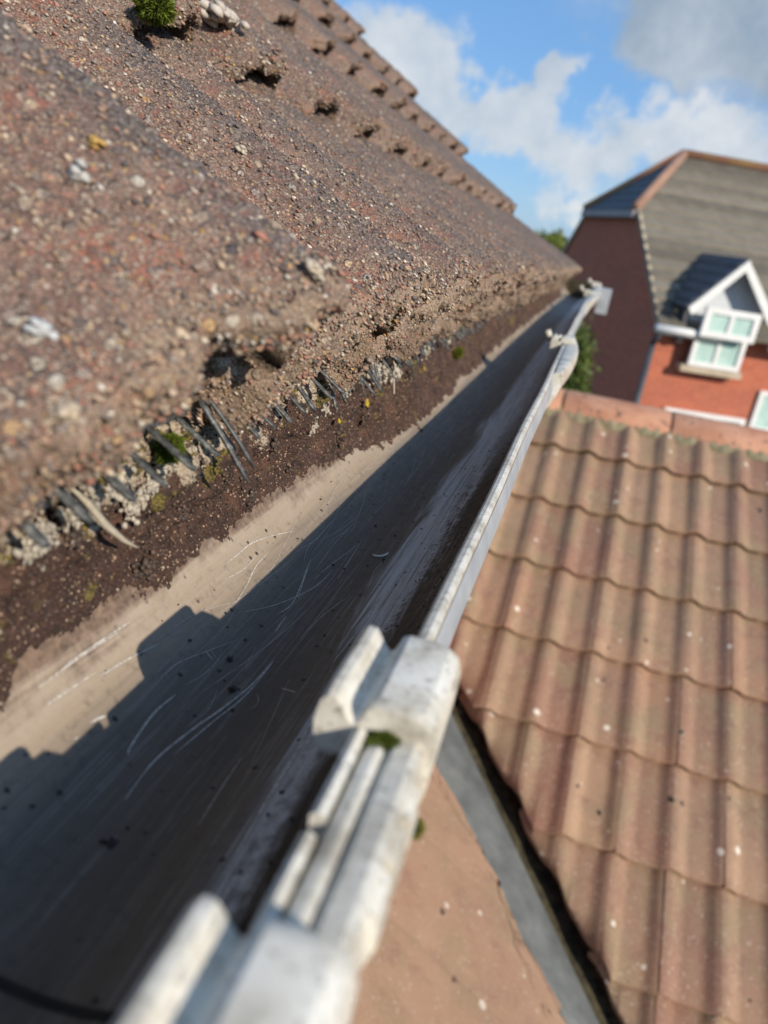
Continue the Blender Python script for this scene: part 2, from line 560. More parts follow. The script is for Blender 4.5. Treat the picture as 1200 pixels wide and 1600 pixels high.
def m_lead(nt):
    p = nt.pos()
    c = nt.ramp(nt.noise(p, 14, 6, .65), [(.3, (.11, .115, .108)), (.55, (.165, .172, .16)), (.75, (.22, .22, .20))])
    c = nt.mix(nt.math('MULTIPLY', nt.ss(nt.noise(p, 90, 5, .7), .60, .72), .5), c, (.10, .09, .07))
    return dict(col=c, rough=.55, spec=.5, bump=nt.noise(p, 60, 4), bs=.3, bd=.003)


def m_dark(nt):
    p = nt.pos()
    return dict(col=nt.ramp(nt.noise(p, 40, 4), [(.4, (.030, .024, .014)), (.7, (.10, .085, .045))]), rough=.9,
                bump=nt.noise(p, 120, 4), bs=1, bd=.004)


def brick_mat(c1, c2, mort):
    def f(nt):
        co = nt.n('ShaderNodeTexCoord').outputs['Object']
        uv = nt.n('ShaderNodeUVMap', {'uv_map': 'uv'}).outputs[0]
        b = nt.n('ShaderNodeTexBrick', {'offset': 0.5}, Vector=uv, Color1=c1 + (1,), Color2=c2 + (1,), Mortar=mort + (1,), Scale=1.0,
                 Mortar_Size=.006, Brick_Width=.225, Row_Height=.075, Mortar_Smooth=.2)
        c = nt.mix(nt.math('MULTIPLY', nt.ss(nt.noise(co, 1.3, 6, .6), .45, .7), .35), b.outputs['Color'], (.30, .12, .08))
        c = nt.mix(nt.math('MULTIPLY', nt.ss(nt.noise(co, 9, 5, .6), .58, .72), .35), c, (.16, .07, .05))
        return dict(col=c, rough=.85, bump=b.outputs['Fac'], bs=-.6, bd=.006)
    return f


def m_slate(nt):
    p = nt.pos()
    r = nt.n('ShaderNodeObjectInfo').outputs['Random']
    c = nt.ramp(nt.math('ADD', nt.math('MULTIPLY', nt.noise(nt.scalev(p, (1, 1, 2.5)), 5, 6, .65), .7), nt.math('MULTIPLY', r, .42)),
                [(.3, (.10, .088, .070)), (.55, (.165, .145, .112)), (.8, (.235, .21, .165))])
    return dict(col=c, rough=.75, bump=nt.noise(p, 30, 4), bs=.5, bd=.01)


def m_slate_shaded(nt):
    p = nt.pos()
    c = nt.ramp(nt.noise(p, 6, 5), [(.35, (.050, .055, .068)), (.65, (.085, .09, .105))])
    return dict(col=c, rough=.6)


def plain(c1, c2, sc=8, rough=.6, spec=.4):
    def f(nt):
        return dict(col=nt.mix(nt.ss(nt.noise(nt.pos(), sc, 5, .6), .35, .65), c1, c2), rough=rough, spec=spec)
    return f


def m_pane(nt):
    p = nt.pos()
    c = nt.mix(nt.ss(nt.noise(p, 2.5, 2), .45, .6), (.10, .17, .16), (.22, .32, .30))
    return dict(col=c, rough=.06, spec=.9)


def m_leaf(c1, c2):
    def f(nt):
        r = nt.n('ShaderNodeAttribute', {'attribute_name': 'tint'})
        return dict(col=nt.mix(r.outputs['Fac'], c1, c2), rough=.55, spec=.3)
    return f


M_CON = mat('weathered_concrete', m_concrete)
M_PEB = mat('aggregate_pebbles', m_pebble)
M_SILT = mat('roof_silt', m_silt)
M_CHAN = mat('gutter_inside', m_channel)
M_PLA = mat('aged_white_plastic', m_plastic)
M_PVC = mat('gutter_outside', m_pvc_out)
M_SCR = mat('scratch_chalk', m_scr)
M_BLK = mat('black_rubber', m_black)
M_TOO = mat('comb_plastic', m_tooth)
M_HUSK = mat('dry_husk', m_husk)
M_MOSS = mat('moss', m_moss)
M_TER = mat('terracotta_tile', tile_terracotta(0))
M_TER2 = mat('terracotta_flat_tile', tile_terracotta(.25))
M_RID = mat('ridge_clay', m_ridge)
M_MOR = mat('ridge_mortar', m_mortar)
M_LEAD = mat('valley_grey', m_lead)
M_DRK = mat('shade_and_dirt', m_dark)  # valley gap's shade put into the colour; stop end and decks share it
M_BRK = mat('orange_brick', brick_mat((.50, .135, .070), (.42, .105, .058), (.40, .22, .15)))
M_BRK2 = mat('red_brick', brick_mat((.25, .06, .045), (.20, .047, .038), (.20, .12, .10)))
M_SLT = mat('grey_brown_roof', m_slate)
M_SLD = mat('shaded_roof', m_slate_shaded)  # darker copy of the roof colour for slopes turned from the sun
M_WHT = mat('white_paint', plain((.78, .78, .76), (.70, .70, .68), 5, .45))
M_REN = mat('pale_render', plain((.52, .56, .60), (.60, .63, .66), 3, .8))
M_STN = mat('buff_stone', plain((.42, .34, .24), (.50, .42, .31), 6, .85))
M_GRY = mat('grey_downpipe', plain((.06, .063, .075), (.085, .088, .10), 4, .5))
M_PANE = mat('window_glass', m_pane)
M_CUR = mat('mint_curtain', plain((.36, .52, .48), (.46, .62, .57), 5, .8))
M_RID2 = mat('house_ridge_clay', plain((.34, .15, .085), (.40, .24, .09), 2, .8))

# ------------------------------------------------------------------ ground
gnd = B()
gnd.mm((-400, -400, -5.6), (400, 900, -5.35))
tag(gnd.obj('ground', mat('lawn_ground', plain((.045, .075, .025), (.10, .10, .055), .8, .9))), kind='structure')
pav = B()
pav.mm((-6, -6, -5.40), (9, 11, -5.30))
tag(pav.obj('paving', mat('paving_slabs', plain((.26, .22, .19), (.33, .29, .25), 3, .85))), kind='structure')

# ------------------------------------------------------------------ main house
PITCH, PITCH2 = R(30), R(37)            # the eaves course kicks out flatter than the roof above it
UPS = np.array([-math.cos(PITCH), 0, math.sin(PITCH)])
NRM = np.array([math.sin(PITCH), 0, math.cos(PITCH)])
UPS2 = np.array([-math.cos(PITCH2), 0, math.sin(PITCH2)])
NRM2 = np.array([math.sin(PITCH2), 0, math.cos(PITCH2)])
G0, GAUGE, TW, Y0 = 0.232, 0.195, 0.128, 0.107
NCOURSE, NROW0, NROW1 = 12, -3, 16
rv = ray(957, 417)
VR = np.array([rv.x / rv.y, 1.0, rv.z / rv.y]) * 1.0      # direction of the eaves
Yp = 0.30
BASE = np.array([-0.11, 0, -0.078]) - NRM * 0.018


def roofp(s, y, n):
    """points on the main roof: s up the slope, y along the eaves, n off the plane"""
    s, y, n = np.broadcast_arrays(np.asarray(s, float), np.asarray(y, float), np.asarray(n, float))
    lo = (s <= G0 * .999)[..., None]
    P = np.where(lo, BASE + s[..., None] * UPS + n[..., None] * NRM,
                 BASE + G0 * UPS + (s - G0)[..., None] * UPS2 + n[..., None] * NRM2)
    off = (y - Yp)
    P[..., 0] += off * VR[0] + 0
    P[..., 2] += off * VR[2]
    P[..., 1] = y
    return P


XTILT, ZTILT = float(VR[0]), float(VR[2])
house = empty('brick_house', (-0.2, 0, -5.3))
tag(house, 'house we look along, with a weathered brown pantile roof above the white gutter', 'house')
HL = Vector((-0.2, 0, -5.3))


def child(o, par, ploc=None):
    o.parent = par
    o.matrix_parent_inverse = Matrix.Identity(4)
    return o


def hpart(name, me, worldloc=(0, 0, 0), par=house, pl=HL):
    o = link(name, me, par, Vector(worldloc) - Vector(pl))
    return o


def tile_profile(u, close=.55):
    """height of a pantile across its width, crest near u = .95, then a steep drop"""
    t = np.clip((u - .10) / .78, 0, 1)
    up = 0.052 * (.45 * t ** 1.25 + .55 * (.5 - .5 * np.cos(t * PI)))
    dn = np.clip((u - 0.925) / 0.085, 0, 1)
    return up * (1 - close * (1 - np.sqrt(np.clip(1 - dn ** 2, 0, 1))))


def make_tile(name, y_at, s_at, du, dv, rough, seed, c0=False, crumb=1.0, amp=1.0):
    """one S-profile concrete tile; mesh in offsets from its lower near corner"""
    length = (G0 if c0 else GAUGE) + .028
    gg = G0 if c0 else GAUGE
    nu = int(TW * 1.02 / du) + 2
    u = np.linspace(0, 1.015, nu)
    u = np.unique(np.concatenate([[0.0], u, np.linspace(.925, 1.013, 14), [1.018]]))
    sgrid = np.arange(length, 0.004, -dv)
    th = np.interp(u, [0, .42, .60, 1.1], [.030, .029, .0135, .0135])
    th = np.interp(u, [0, .12, .40, .62, 1.1], [.024, .031, .027, .0135, .0135]) if c0 else th
    nf = max(4, int(.018 / dv))
    rows = []
    hp = tile_profile(u, .5) * amp
    tilt = .018 if c0 else .026
    base = lambda s: tilt * (1 - s / gg)
    rc = .006
    path = [(s, 0.0, None) for s in sgrid]
    for k in range(4):
        a = k / 4 * PI / 2
        path.append((rc - rc * math.sin(a), -rc + rc * math.cos(a), None))
    S_l, N_l = [], []
    for s, dn, _ in path:
        S_l.append(np.full(len(u), s))
        cl_ = .50 + .47 * min(1, max(0, (s - .012) / .02))
        N_l.append(tile_profile(u, cl_) * amp + .018 + base(max(s, 0)) + dn)
    for k in range(1, nf + 1):
        f = k / nf
        S_l.append(np.full(len(u), 0.0 + .001 * f))
        N_l.append(hp + .018 + base(0) - rc - (th - rc) * f)
    for s in (0.012, .04, .10, length):
        S_l.append(np.full(len(u), s))
        cl_ = .50 + .47 * min(1, max(0, (s - .012) / .02))
        N_l.append(tile_profile(u, cl_) * amp + .018 + base(s) - th)
    Sm, Nm = np.array(S_l), np.array(N_l)
    Um = np.broadcast_to(u * TW, Sm.shape)
    # near / far side walls folded down
    Nm = Nm.copy()
    Nm[:, 0] -= .010
    Nm[:, -1] -= .006
    nv, nuu = Sm.shape
    P = np.stack([Sm.ravel(), Um.ravel(), Nm.ravel()], 1)
    W3 = P + np.array([s_at, y_at, seed * 3.1])
    dist_edge = np.clip(1 - P[:, 0] / .05, 0, 1)
    row = np.repeat(np.arange(nv), nuu)
    front = (row >= len(sgrid) - int(.006 / dv) - 1) & (row < nv - 3)
    dis = fbm(W3, 45, 4, .55, seed) * .0022 + fbm(W3, 260, 3, .6, seed + 9) * .0016 * rough
    dis += fbm(W3, 900, 2, .6, seed + 5) * .0009 * rough
    disf = fbm(W3, 75, 5, .62, seed + 20) * .007 * crumb
    pit = np.clip(fbm(W3, 150, 3, .6, seed + 31) - .15, 0, 1) * .012 * crumb
    P2 = P.copy()
    P2[:, 2] += dis * np.where(row < nv - 3, 1, 0)
    e = np.clip(1 - (P[:, 0]) / .022, 0, 1) * np.where(row < nv - 3, 1, 0)
    chip = fbm(W3 * [0, 1, 0] + [0, 0, seed], 70, 4, .6, seed + 40)
    P2[:, 0] += e * (np.clip(disf, -.004, .02) + pit + np.clip(chip, 0, 1) * .010 * crumb)
    P2[:, 2] -= e * np.abs(disf) * .5 * (row < len(sgrid) + 4)
    if c0:      # the near corner of each eaves tile is worn back, which opens the hollow under its neighbour's roll
        kk = (.024 + .02 * fbm(W3 * [0, 1, 0] + [0, 0, seed], 90, 3, .6, 55)) * np.clip(1 - P[:, 1] / TW / .17, 0, 1) ** .7
        sc = np.interp(P[:, 1] / TW, [0, .25, .45, .80, .93, 1.02], [.000, .000, -.001, -.008, -.009, -.002]) * (1 if amp > .5 else 0)
        P2[:, 0] += (kk + sc) * np.clip(1 - P[:, 0] / .09, 0, 1)
    V = P2[:, 0:1] * (UPS if c0 else UPS2) + P2[:, 2:3] * (NRM if c0 else NRM2)
    V[:, 1] += P2[:, 1]
    V[:, 0] += P2[:, 1] * XTILT
    V[:, 2] += P2[:, 1] * ZTILT
    F = gridF(nv, nuu)
    fresh = np.clip(1.0 - P[:, 0] / .016 + fbm(W3, 60, 3, .6, 77) * 1.2, 0, 1) * (1 if c0 else .35) * (row >= len(sgrid) // 3)
    uu = np.broadcast_to(u, Sm.shape).ravel()
    crest = np.clip((uu - .70) / .14, 0, 1) * np.clip(fbm(W3 * [1, .4, 1], 30, 4, .6, 90) * 1.2 + .95, 0, 1) * (row < len(sgrid))
    return new_mesh(name, V, F, M_CON, col=np.stack([fresh, crest, fresh * 0], 1)), V, (nv, nuu, len(sgrid))


ICO = None


def ico():
    global ICO
    if ICO is None:
        bm = bmesh.new()
        bmesh.ops.create_icosphere(bm, subdivisions=1, radius=1)
        V = np.array([v.co[:] for v in bm.verts])
        F = np.array([[v.index for v in f.verts] for f in bm.faces])
        bm.free()
        ICO = (V, F)
    return ICO


def blobs_mesh(name, P, Rd, cols, m, flat=0.6, normal=None, jitter=.25):
    V0, F0 = ico()
    n = len(P)
    k = len(V0)
    J = 1 + (rng.random((n, k, 1)) - .5) * 2 * jitter
    th = rng.random(n) * 2 * PI
    sx = Rd * (1 + rng.random(n) * .5)
    sy = Rd * (.75 + rng.random(n) * .3)
    nn = NRM if normal is None else normal
    nn = nn / np.linalg.norm(nn)
    t1 = np.cross(nn, [0, 1, 0]); t1 /= np.linalg.norm(t1)
    t2 = np.cross(nn, t1)
    L = V0[None] * J
    x = L[:, :, 0] * sx[:, None]
    y = L[:, :, 1] * sy[:, None]
    z = L[:, :, 2] * (Rd * flat)[:, None]
    xr = x * np.cos(th)[:, None] - y * np.sin(th)[:, None]
    yr = x * np.sin(th)[:, None] + y * np.cos(th)[:, None]
    V = P[:, None, :] + xr[..., None] * t1 + yr[..., None] * t2 + z[..., None] * nn
    F = (F0[None] + (np.arange(n) * k)[:, None, None]).reshape(-1, 3)
    return new_mesh(name, V.reshape(-1, 3), F, m, True, col=np.repeat(cols, k, axis=0))


PCOL = np.array([(.29, .18, .135), (.40, .26, .175), (.50, .37, .25), (.24, .20, .17), (.085, .07, .068), (.60, .50, .37), (.36, .15, .10),
                 (.55, .33, .11), (.66, .60, .50), (.42, .19, .13), (.32, .24, .17), (.15, .11, .09)])
PW = np.array([.16, .15, .13, .12, .10, .07, .07, .02, .035, .06, .10, .085])
PW = PW / PW.sum()


def add_aggregate(tile_obj, V, dims, n, seed, rmin=.00030, rmax=.0013):
    nv, nuu, ns = dims
    r0 = random.Random(seed)
    g = np.random.default_rng(seed)
    rows = g.integers(2, nv - 4, n)
    # more of them at the broken front
    nf = n // 4
    rows[:nf] = g.integers(ns - 12, nv - 4, nf)
    cols_ = g.integers(2, nuu - 2, n)
    P = V[rows * nuu + cols_] + (g.random((n, 3)) - .5) * .0012
    Rd = rmin + (rmax - rmin) * g.random(n) ** 3.2
    big = g.random(n) < .006
    Rd[big] *= 2.0
    cl = PCOL[g.choice(len(PCOL), n, p=PW)] * (.85 + .70 * g.random((n, 1)))
    me = blobs_mesh('aggregate', P, Rd, cl, M_PEB, .55)
    o = link('aggregate', me, tile_obj)
    tag(o, kind='stuff')
    return o


def rp(s, y):
    return Vector(roofp(s, y, 0).tolist())


hero = {0: (.0010, 13000), 1: (.00095, 19000), 2: (.0010, 17000), 3: (.0012, 12000), -1: (.0014, 4000), 4: (.0014, 8000)}
variants = {}
for c_ in range(NCOURSE):
    for i in range(NROW0, NROW1):
        yy = Y0 + i * TW
        ss = 0 if c_ == 0 else G0 + (c_ - 1) * GAUGE + 1e-4
        far = i > 9
        if c_ == 0 and i in hero:
            du, npb = hero[i]
            me, V, dims = make_tile('roof_tile', yy, ss, du, du, 1.0, 3 + i, True, crumb=1.0, amp=.25 if i < 0 else 1.0)
            o = hpart('roof_tile', me, rp(ss, yy))
            add_aggregate(o, V, dims, npb, 100 + i)
        elif c_ == 0 or (c_ == 1 and -1 <= i < 9):
            me, V, dims = make_tile('roof_tile', yy, ss, .0022 if i < 9 else .004, .0022 if i < 9 else .004, 1.3, 30 + i + 20 * c_, c_ == 0, crumb=1.25, amp=.25 if (i < 0 and c_ == 0) else 1.0)
            o = hpart('roof_tile', me, rp(ss, yy))
            if i < 9:
                add_aggregate(o, V, dims, 2600, 200 + i + 20 * c_, .0006, .0018)
        else:
            k = (i * 7 + c_ * 3) % 5
            if k not in variants:
                variants[k] = make_tile('roof_tile', k * 1.7, k * .9 + .3, .005, .005, 1.6, 60 + k, False, crumb=1.5)[0]
            o = hpart('roof_tile', variants[k], rp(ss, yy) + Vector((0, random.uniform(-.002, .002), random.uniform(-.0015, .0015))))
YEND = Y0 + NROW1 * TW
# verge: mortar bed under the last tiles, the gable wall below, fascia, soffit, body
SL = G0 + (NCOURSE - 1) * GAUGE + .02


def slab(pts_s, y0, y1, n0, n1, name, m):
    b = B()
    s0, s1 = pts_s
    q = [roofp(s0, y0, n0), roofp(s1, y0, n0), roofp(s1, y0, n1), roofp(s0, y0, n1)]
    e = roofp(s0, y1, n0) - roofp(s0, y0, n0)
    b.poly([Vector(x.tolist()) - HL for x in q], Vector(e.tolist()))
    return b.obj(name, m, house)


slab((0.03, G0 - .001), Y0 + NROW0 * TW, YEND - .05, -.03, -.012, 'roof_underlay', M_BLK)
slab((G0, SL), Y0 + NROW0 * TW, YEND - .05, -.03, -.012, 'roof_underlay', M_BLK)
slab((0.02, G0 - .001), YEND - .045, YEND - .012, -.03, .016, 'verge_mortar', M_MOR)
slab((G0, SL), YEND - .045, YEND - .012, -.03, .016, 'verge_mortar', M_MOR)
ridge_p = roofp(SL, 0, 0)
b = B()
rx, rz = float(ridge_p[0]), float(ridge_p[2])
b.poly([Vector((-.165, -.5, -.20)) - HL, Vector((rx, -.5, rz - .06)) - HL, Vector((2 * rx + .165, -.5, -.2)) - HL,
        Vector((2 * rx + .165, -.5, -5.3)) - HL, Vector((-.165, -.5, -5.3)) - HL], (0, YEND + .5 - .06, 0))
wall_me = b.mesh('wall', M_BRK2)


def box_uv(me, s=1.0):
    l = me.uv_layers.new(name='uv')
    for p in me.polygons:
        n = p.normal
        for li in p.loop_indices:
            co = me.vertices[me.loops[li].vertex_index].co
            l.data[li].uv = ((co.y if abs(n.x) > abs(n.y) else co.x) * s, co.z * s)


box_uv(wall_me)
link('wall', wall_me, house)
b = B()
b.mm(Vector((-.160, -.5, -.28)) - HL, Vector((-.1425, YEND - .02, -.090)) - HL)
b.obj('fascia_board', M_WHT, house)
b = B()
b.mm(Vector((-.158, -.5, -.089)) - HL, Vector((-.1430, YEND - .04, -.052)) - HL)
b.obj('eaves_backing', M_BLK, house)  # black backing added behind the eaves so the hollows stay dark
b = B()
q = [Vector((rx - .01, -.3, rz)) - HL, Vector((2 * rx + .02, -.3, -.16)) - HL, Vector((2 * rx + .02, -.3, -.19)) - HL, Vector((rx - .01, -.3, rz - .04)) - HL]
b.poly(q, (0, YEND + .25, 0))
b.obj('rear_roof_slope', M_SLT, house)
for k in range(6):
    bb = B()
    y0 = -.3 + k * .47
    bb.tube((0, 0, 0), (0, .46, 0), .085, 14)
    o = bb.obj('ridge_tile', M_RID, house, smooth=False)
    o.location = Vector((rx + .0, y0, rz + .0 + (y0 - Yp) * ZTILT)) - HL

# eaves comb
comb = link('eaves_comb', None, house)
bb = B()
bb.mm((-.1418, -.1, -.0770), (-.1290, YEND - .05, -.0745))
strip = bb.mesh('comb_strip', M_TOO)
o = link('comb_strip', strip, comb, -HL)


def tooth_mesh(L, w, t, curve, name='tooth', taper=1.0):
    n = 9
    V, F = [], []
    for i in range(n):
        f = i / (n - 1)
        x = L * f
        ww = w * (1 - (1 - taper) * f)
        if f > .86:
            ww = ww * math.sqrt(max(0.12, 1 - ((f - .86) / .14) ** 2))
        z = -curve * f * f
        for (a, b_) in ((-1, -.5), (-.72, .5), (0, .72), (.72, .5), (1, -.5)):
            V.append((x, a * ww / 2, z + b_ * t))
    for i in range(n - 1):
        for j in range(5):
            k = (j + 1) % 5
            F.append((i * 5 + j, i * 5 + k, (i + 1) * 5 + k, (i + 1) * 5 + j))
    V.append((-.0, 0, 0)); V.append((L, 0, -curve))
    for j in range(5):
        k = (j + 1) % 5
        F.append((len(V) - 2, k, j, j))
        F.append((len(V) - 1, (n - 1) * 5 + j, (n - 1) * 5 + k, (n - 1) * 5 + k))
    me = bpy.data.meshes.new(name)
    me.from_pydata(V, [], [tuple(dict.fromkeys(f)) for f in F])
    me.materials.append(M_TOO)
    for p in me.polygons:
        p.use_smooth = True
    return me


TM = [tooth_mesh(.0195, .0038, .0010, .0), tooth_mesh(.0205, .0037, .0010, .0003), tooth_mesh(.0185, .0039, .0010, .0)]
TM2 = [tooth_mesh(.022, .0034, .0010, .001), tooth_mesh(.026, .0030, .0009, .003, taper=.8), tooth_mesh(.020, .0036, .0011, .000)]
y = .02
rt = random.Random(5)
while y < 2.35:
    o = link('tooth', TM[rt.randrange(3)], comb)
    if y < .24:
        ang, yaw, dz = R(33 + rt.uniform(-3, 3)), R(rt.uniform(-2, 5)), 0
    elif y < .37:
        ang, yaw, dz = R(38 + rt.uniform(-5, 5)), R(rt.uniform(-6, 8)), 0
    else:
        ang, yaw, dz = R(46 + rt.uniform(-22, 18)), R(rt.uniform(-30, 24)), rt.uniform(-.005, .003)
        o.data = TM2[rt.randrange(3)]
    o.location = Vector((-.1285, y, -.0765 + dz + (y - Yp) * ZTILT * .5)) - HL
    o.rotation_euler = (rt.uniform(-.15, .15), ang, yaw)
    y += (.0175 if y < .37 else .0150 if y > .8 else .0118) * rt.uniform(.93, 1.07)
# long broken comb fingers hanging loose below the first gap
for (yy, L_, an, ya, rx_) in ((.241, .034, 50, 8, .5), (.247, .030, 46, 12, .2)):
    o = link('tooth', tooth_mesh(L_, .0026, .0009, .003, 'split_tooth', .7), comb)
    o['label'] = 'torn grey comb finger hanging loose'
    o.location = Vector((-.124, yy, -.070)) - HL
    o.rotation_euler = (rx_, R(an), R(ya))

# ------------------------------------------------------------------ silt on the back of the gutter
GCX, GCZ, GR = -.0825, -.110, .0575


def gbend(y):
    k = np.clip((np.asarray(y, float) - 1.1) / 1.6, 0, None)
    yy_ = np.asarray(y, float)
    w_ = .00035 * np.sin(yy_ * 23) + .0005 * np.sin(yy_ * 9.1 + 1)
    return .020 * k * k + w_, .006 * k * k + w_ * .4


def silt_patch(y0, y1, dy, dt, name, seed):
    ys = np.arange(y0, y1 + dy / 2, dy)
    ts = np.arange(0, .104, dt)            # arc length downwards from the top of the fascia
    Y, T = np.meshgrid(ys, ts, indexing='ij')
    Y, T = Y.ravel(), T.ravel()
    zt = -.076
    straight = abs(GCZ - zt)
    ph = np.clip((T - straight) / GR, 0, None)
    X = np.where(T < straight, -.1402, GCX - GR * np.cos(ph))
    Z = np.where(T < straight, zt - T, GCZ - GR * np.sin(ph))
    nx = np.where(T < straight, 1.0, np.cos(ph))
    nz = np.where(T < straight, 0.0, np.sin(ph))
    P = np.stack([X, Y, Z], 1)
    edge = .066 + .008 * fbm(P, 24, 4, .6, seed) + .006 * fbm(P + [0, 0, 3], 80, 4, .55, seed) + .020 * np.clip((Y - .40) / .14, 0, 1)
    fall = np.clip((edge - T) / .03, -1, 1)
    h = .0062 * fall + .011 * fbm(P, 38, 4, .55, seed) * np.clip(fall + .2, 0, 1) + .0060 * fbm(P, 150, 4, .6, seed + 3) * np.clip(fall + .35, 0, 1)
    h += .0034 * np.abs(fbm(P, 420, 3, .7, seed + 7)) * np.clip(fall + .3, 0, 1)
    h += .0012 * fbm(P, 1000, 2, .7, seed + 8) * np.clip(fall + .3, 0, 1)
    h = np.where(fall > .12, np.maximum(h, .0016 + .0008 * fbm(P, 500, 2, .6, 2)), h)
    h = np.where(fall > 0, h, np.minimum(h, h + fall * .01))
    h -= .0006
    bx, bz = gbend(Y)
    V = np.stack([X + nx * h + bx, Y, Z + nz * h + bz], 1)
    return new_mesh(name, V, gridF(len(ys), len(ts), True), M_SILT), V


me1, SV1 = silt_patch(-.02, .62, .0010, .0010, 'silt', 5)
me2, SV2 = silt_patch(.619, 2.55, .0045, .0020, 'silt', 5)
si = link('silt', me1)
tag(si, 'dark brown silt and lime crust caked along the back of the gutter under the tiles', 'silt', kind='stuff')
si2 = link('silt', me2)
tag(si2, 'far stretch of brown silt caked along the back of the gutter', 'silt', kind='stuff')
# loose grains on the near silt
g = np.random.default_rng(3)
idx = g.integers(0, len(SV1), 16000)
gc = np.array([(.03, .018, .012), (.06, .034, .022), (.09, .05, .03), (.35, .25, .17), (.16, .09, .055), (.55, .46, .34)])
cl = gc[g.choice(6, 16000, p=[.34, .30, .19, .035, .115, .02])]
gr = link('silt_grains', blobs_mesh('silt_grains', SV1[idx] + (g.random((16000, 3)) - .5) * .0006, .00028 + .0007 * g.random(16000) ** 3, cl, M_PEB, .8,
                                    np.array([.9, 0, .4])))
tag(gr, 'loose coarse grains on the silt under the tile edges', 'grit', kind='stuff')
# clods standing proud of the silt
NCL = 90
ci_ = g.integers(0, len(SV1), NCL)
ct = SV1[ci_]
ct = ct[(ct[:, 2] > -.138)]
per = 45
P = np.repeat(ct, per, axis=0) + g.normal(0, 1, (len(ct) * per, 3)) * np.array([.0009, .0026, .0022]) * np.repeat(.5 + g.random((len(ct), 1)), per, axis=0)
P[:, 0] += .0006
cl = gc[g.choice(5, len(P), p=[.42, .32, .16, .02, .08])]
cd = link('silt_clods', blobs_mesh('silt_clods', P, .0004 + .0012 * g.random(len(P)) ** 2, cl, M_PEB, .9, np.array([.9, 0, .4])))
tag(cd, 'darker crumbly clods standing proud of the silt along the back of the gutter', 'dirt clods', kind='stuff')
# cream mortar crumbs among the comb teeth
MP = [(150, 770, 1.), (120, 805, .8), (190, 748, 1.), (215, 790, .8), (262, 722, .9), (240, 760, .7), (60, 850, .9), (300, 705, .6), (490, 668, .7), (510, 640, .7),
      (545, 605, .8), (598, 580, 1.5), (618, 583, 1.4), (637, 592, 1.1), (585, 578, 1.2), (700, 522, 1.6), (722, 517, 1.4), (668, 545, 1.2), (800, 470, 1.6), (838, 450, 2.)]
for j, (mu, mv_, ms) in enumerate(MP):  # crumbly, never smooth
    q_ = on_x(mu, mv_, -.1305)
    my, mz = q_.y, q_.z
    n = 150
    a = g.normal(0, 1, (n, 3)) * np.array([.0012, .0034, .0026]) * ms
    P = np.array([-.1315, my, mz]) + a
    o = link('mortar_lump', blobs_mesh('mortar_lump', P, (.0004 + .0014 * g.random(n) ** 2) * ms, np.array([(.62, .55, .44)] * n) * (.7 + .4 * g.random((n, 1))), M_PEB, .8, np.array([.9, 0, .3])))
    o.parent = house
    o.location = -HL


# ------------------------------------------------------------------ gutter
gut = empty('gutter', (-.0825, 0, -.11))
tag(gut, 'aged white half-round plastic gutter running away along the eaves, dirty inside', 'gutter')
GL = Vector((-.0825, 0, -.11))


def sweep(prof, ys, name, m, closed=True, smooth=True, uvx=None, offs=None, par=None):
    """prof: list of (x, z) world; swept along y with the gutter's slight bend"""
    prof = np.array(prof)
    n = len(prof)
    V, UV = [], []
    for y in ys:
        bx, bz = gbend(y)
        ex, ez = offs(y) if offs else (0, 0)
        V.append(np.stack([prof[:, 0] + bx + ex * np.clip((prof[:, 0] - (GCX + GR + .0050)) / .006, 0, 1), np.full(n, y), prof[:, 1] + bz + ez], 1))
        UV.append(np.stack([np.linspace(0, 1, n) if uvx is None else uvx, np.full(n, y)], 1))
    V = np.concatenate(V) - np.array(GL)[None]
    UV = np.concatenate(UV)
    if closed:
        F = []
        for i in range(len(ys) - 1):
            for j in range(n):
                k = (j + 1) % n
                F.append((i * n + j, i * n + k, (i + 1) * n + k, (i + 1) * n + j))
        me = bpy.data.meshes.new(name)
        V = V.tolist()
        F.append(tuple(range(n))[::-1])
        F.append(tuple(range((len(ys) - 1) * n, len(ys) * n)))
        me.from_pydata(V, [], F)
        me.materials.append(m)
        bm = bmesh.new(); bm.from_mesh(me)
        bmesh.ops.recalc_face_normals(bm, faces=bm.faces[:])
        bm.to_mesh(me); bm.free()
        if smooth:
            me.polygons.foreach_set('use_smooth', [True] * len(me.polygons))
            try:
                me.set_sharp_from_angle(angle=R(27))
            except Exception:
                pass
    else:
        me = new_mesh(name, V, gridF(len(ys), n, True), m, smooth, uv=UV)
    return link(name, me, par or gut)


YS = np.concatenate([np.linspace(-.25, .6, 40), np.linspace(.65, 2.78, 50)])
phs = np.linspace(0, PI, 61)
inner = [(GCX - GR * math.cos(p), GCZ - GR * math.sin(p)) for p in phs]
sweep(inner, YS, 'channel', M_CHAN, closed=False)
T = .0022
outer = [(GCX - (GR + T) * math.cos(p), GCZ - (GR + T) * math.sin(p)) for p in phs]
oo = sweep(outer, YS, 'outer_face', M_PVC, closed=False)
# front lip: small rolled bead
xl = GCX + GR
lipp = [(xl - .0002, GCZ - .004), (xl - .0006, GCZ + .0012), (xl + .0006, GCZ + .0030), (xl + .0024, GCZ + .0034), (xl + .0040, GCZ + .0028),
        (xl + .0045, GCZ + .0014), (xl + .0040, GCZ - .0030), (xl + .0030, GCZ - .0060), (xl + .0022, GCZ - .0062)]
sweep(lipp, YS, 'front_lip', M_PLA)
sweep([(xl + .0046, GCZ + .0002), (xl + .0074, GCZ - .0100), (xl + .0064, GCZ - .0160), (xl + .0030, GCZ - .0165), (xl + .0034, GCZ - .0060)], YS, 'front_rim', M_PVC)
xb = GCX - GR
sweep([(xb + .0002, GCZ - .003), (xb + .0002, GCZ + .002), (xb - .0022, GCZ + .002), (xb - .0022, GCZ - .003)], YS, 'back_lip', M_PLA)


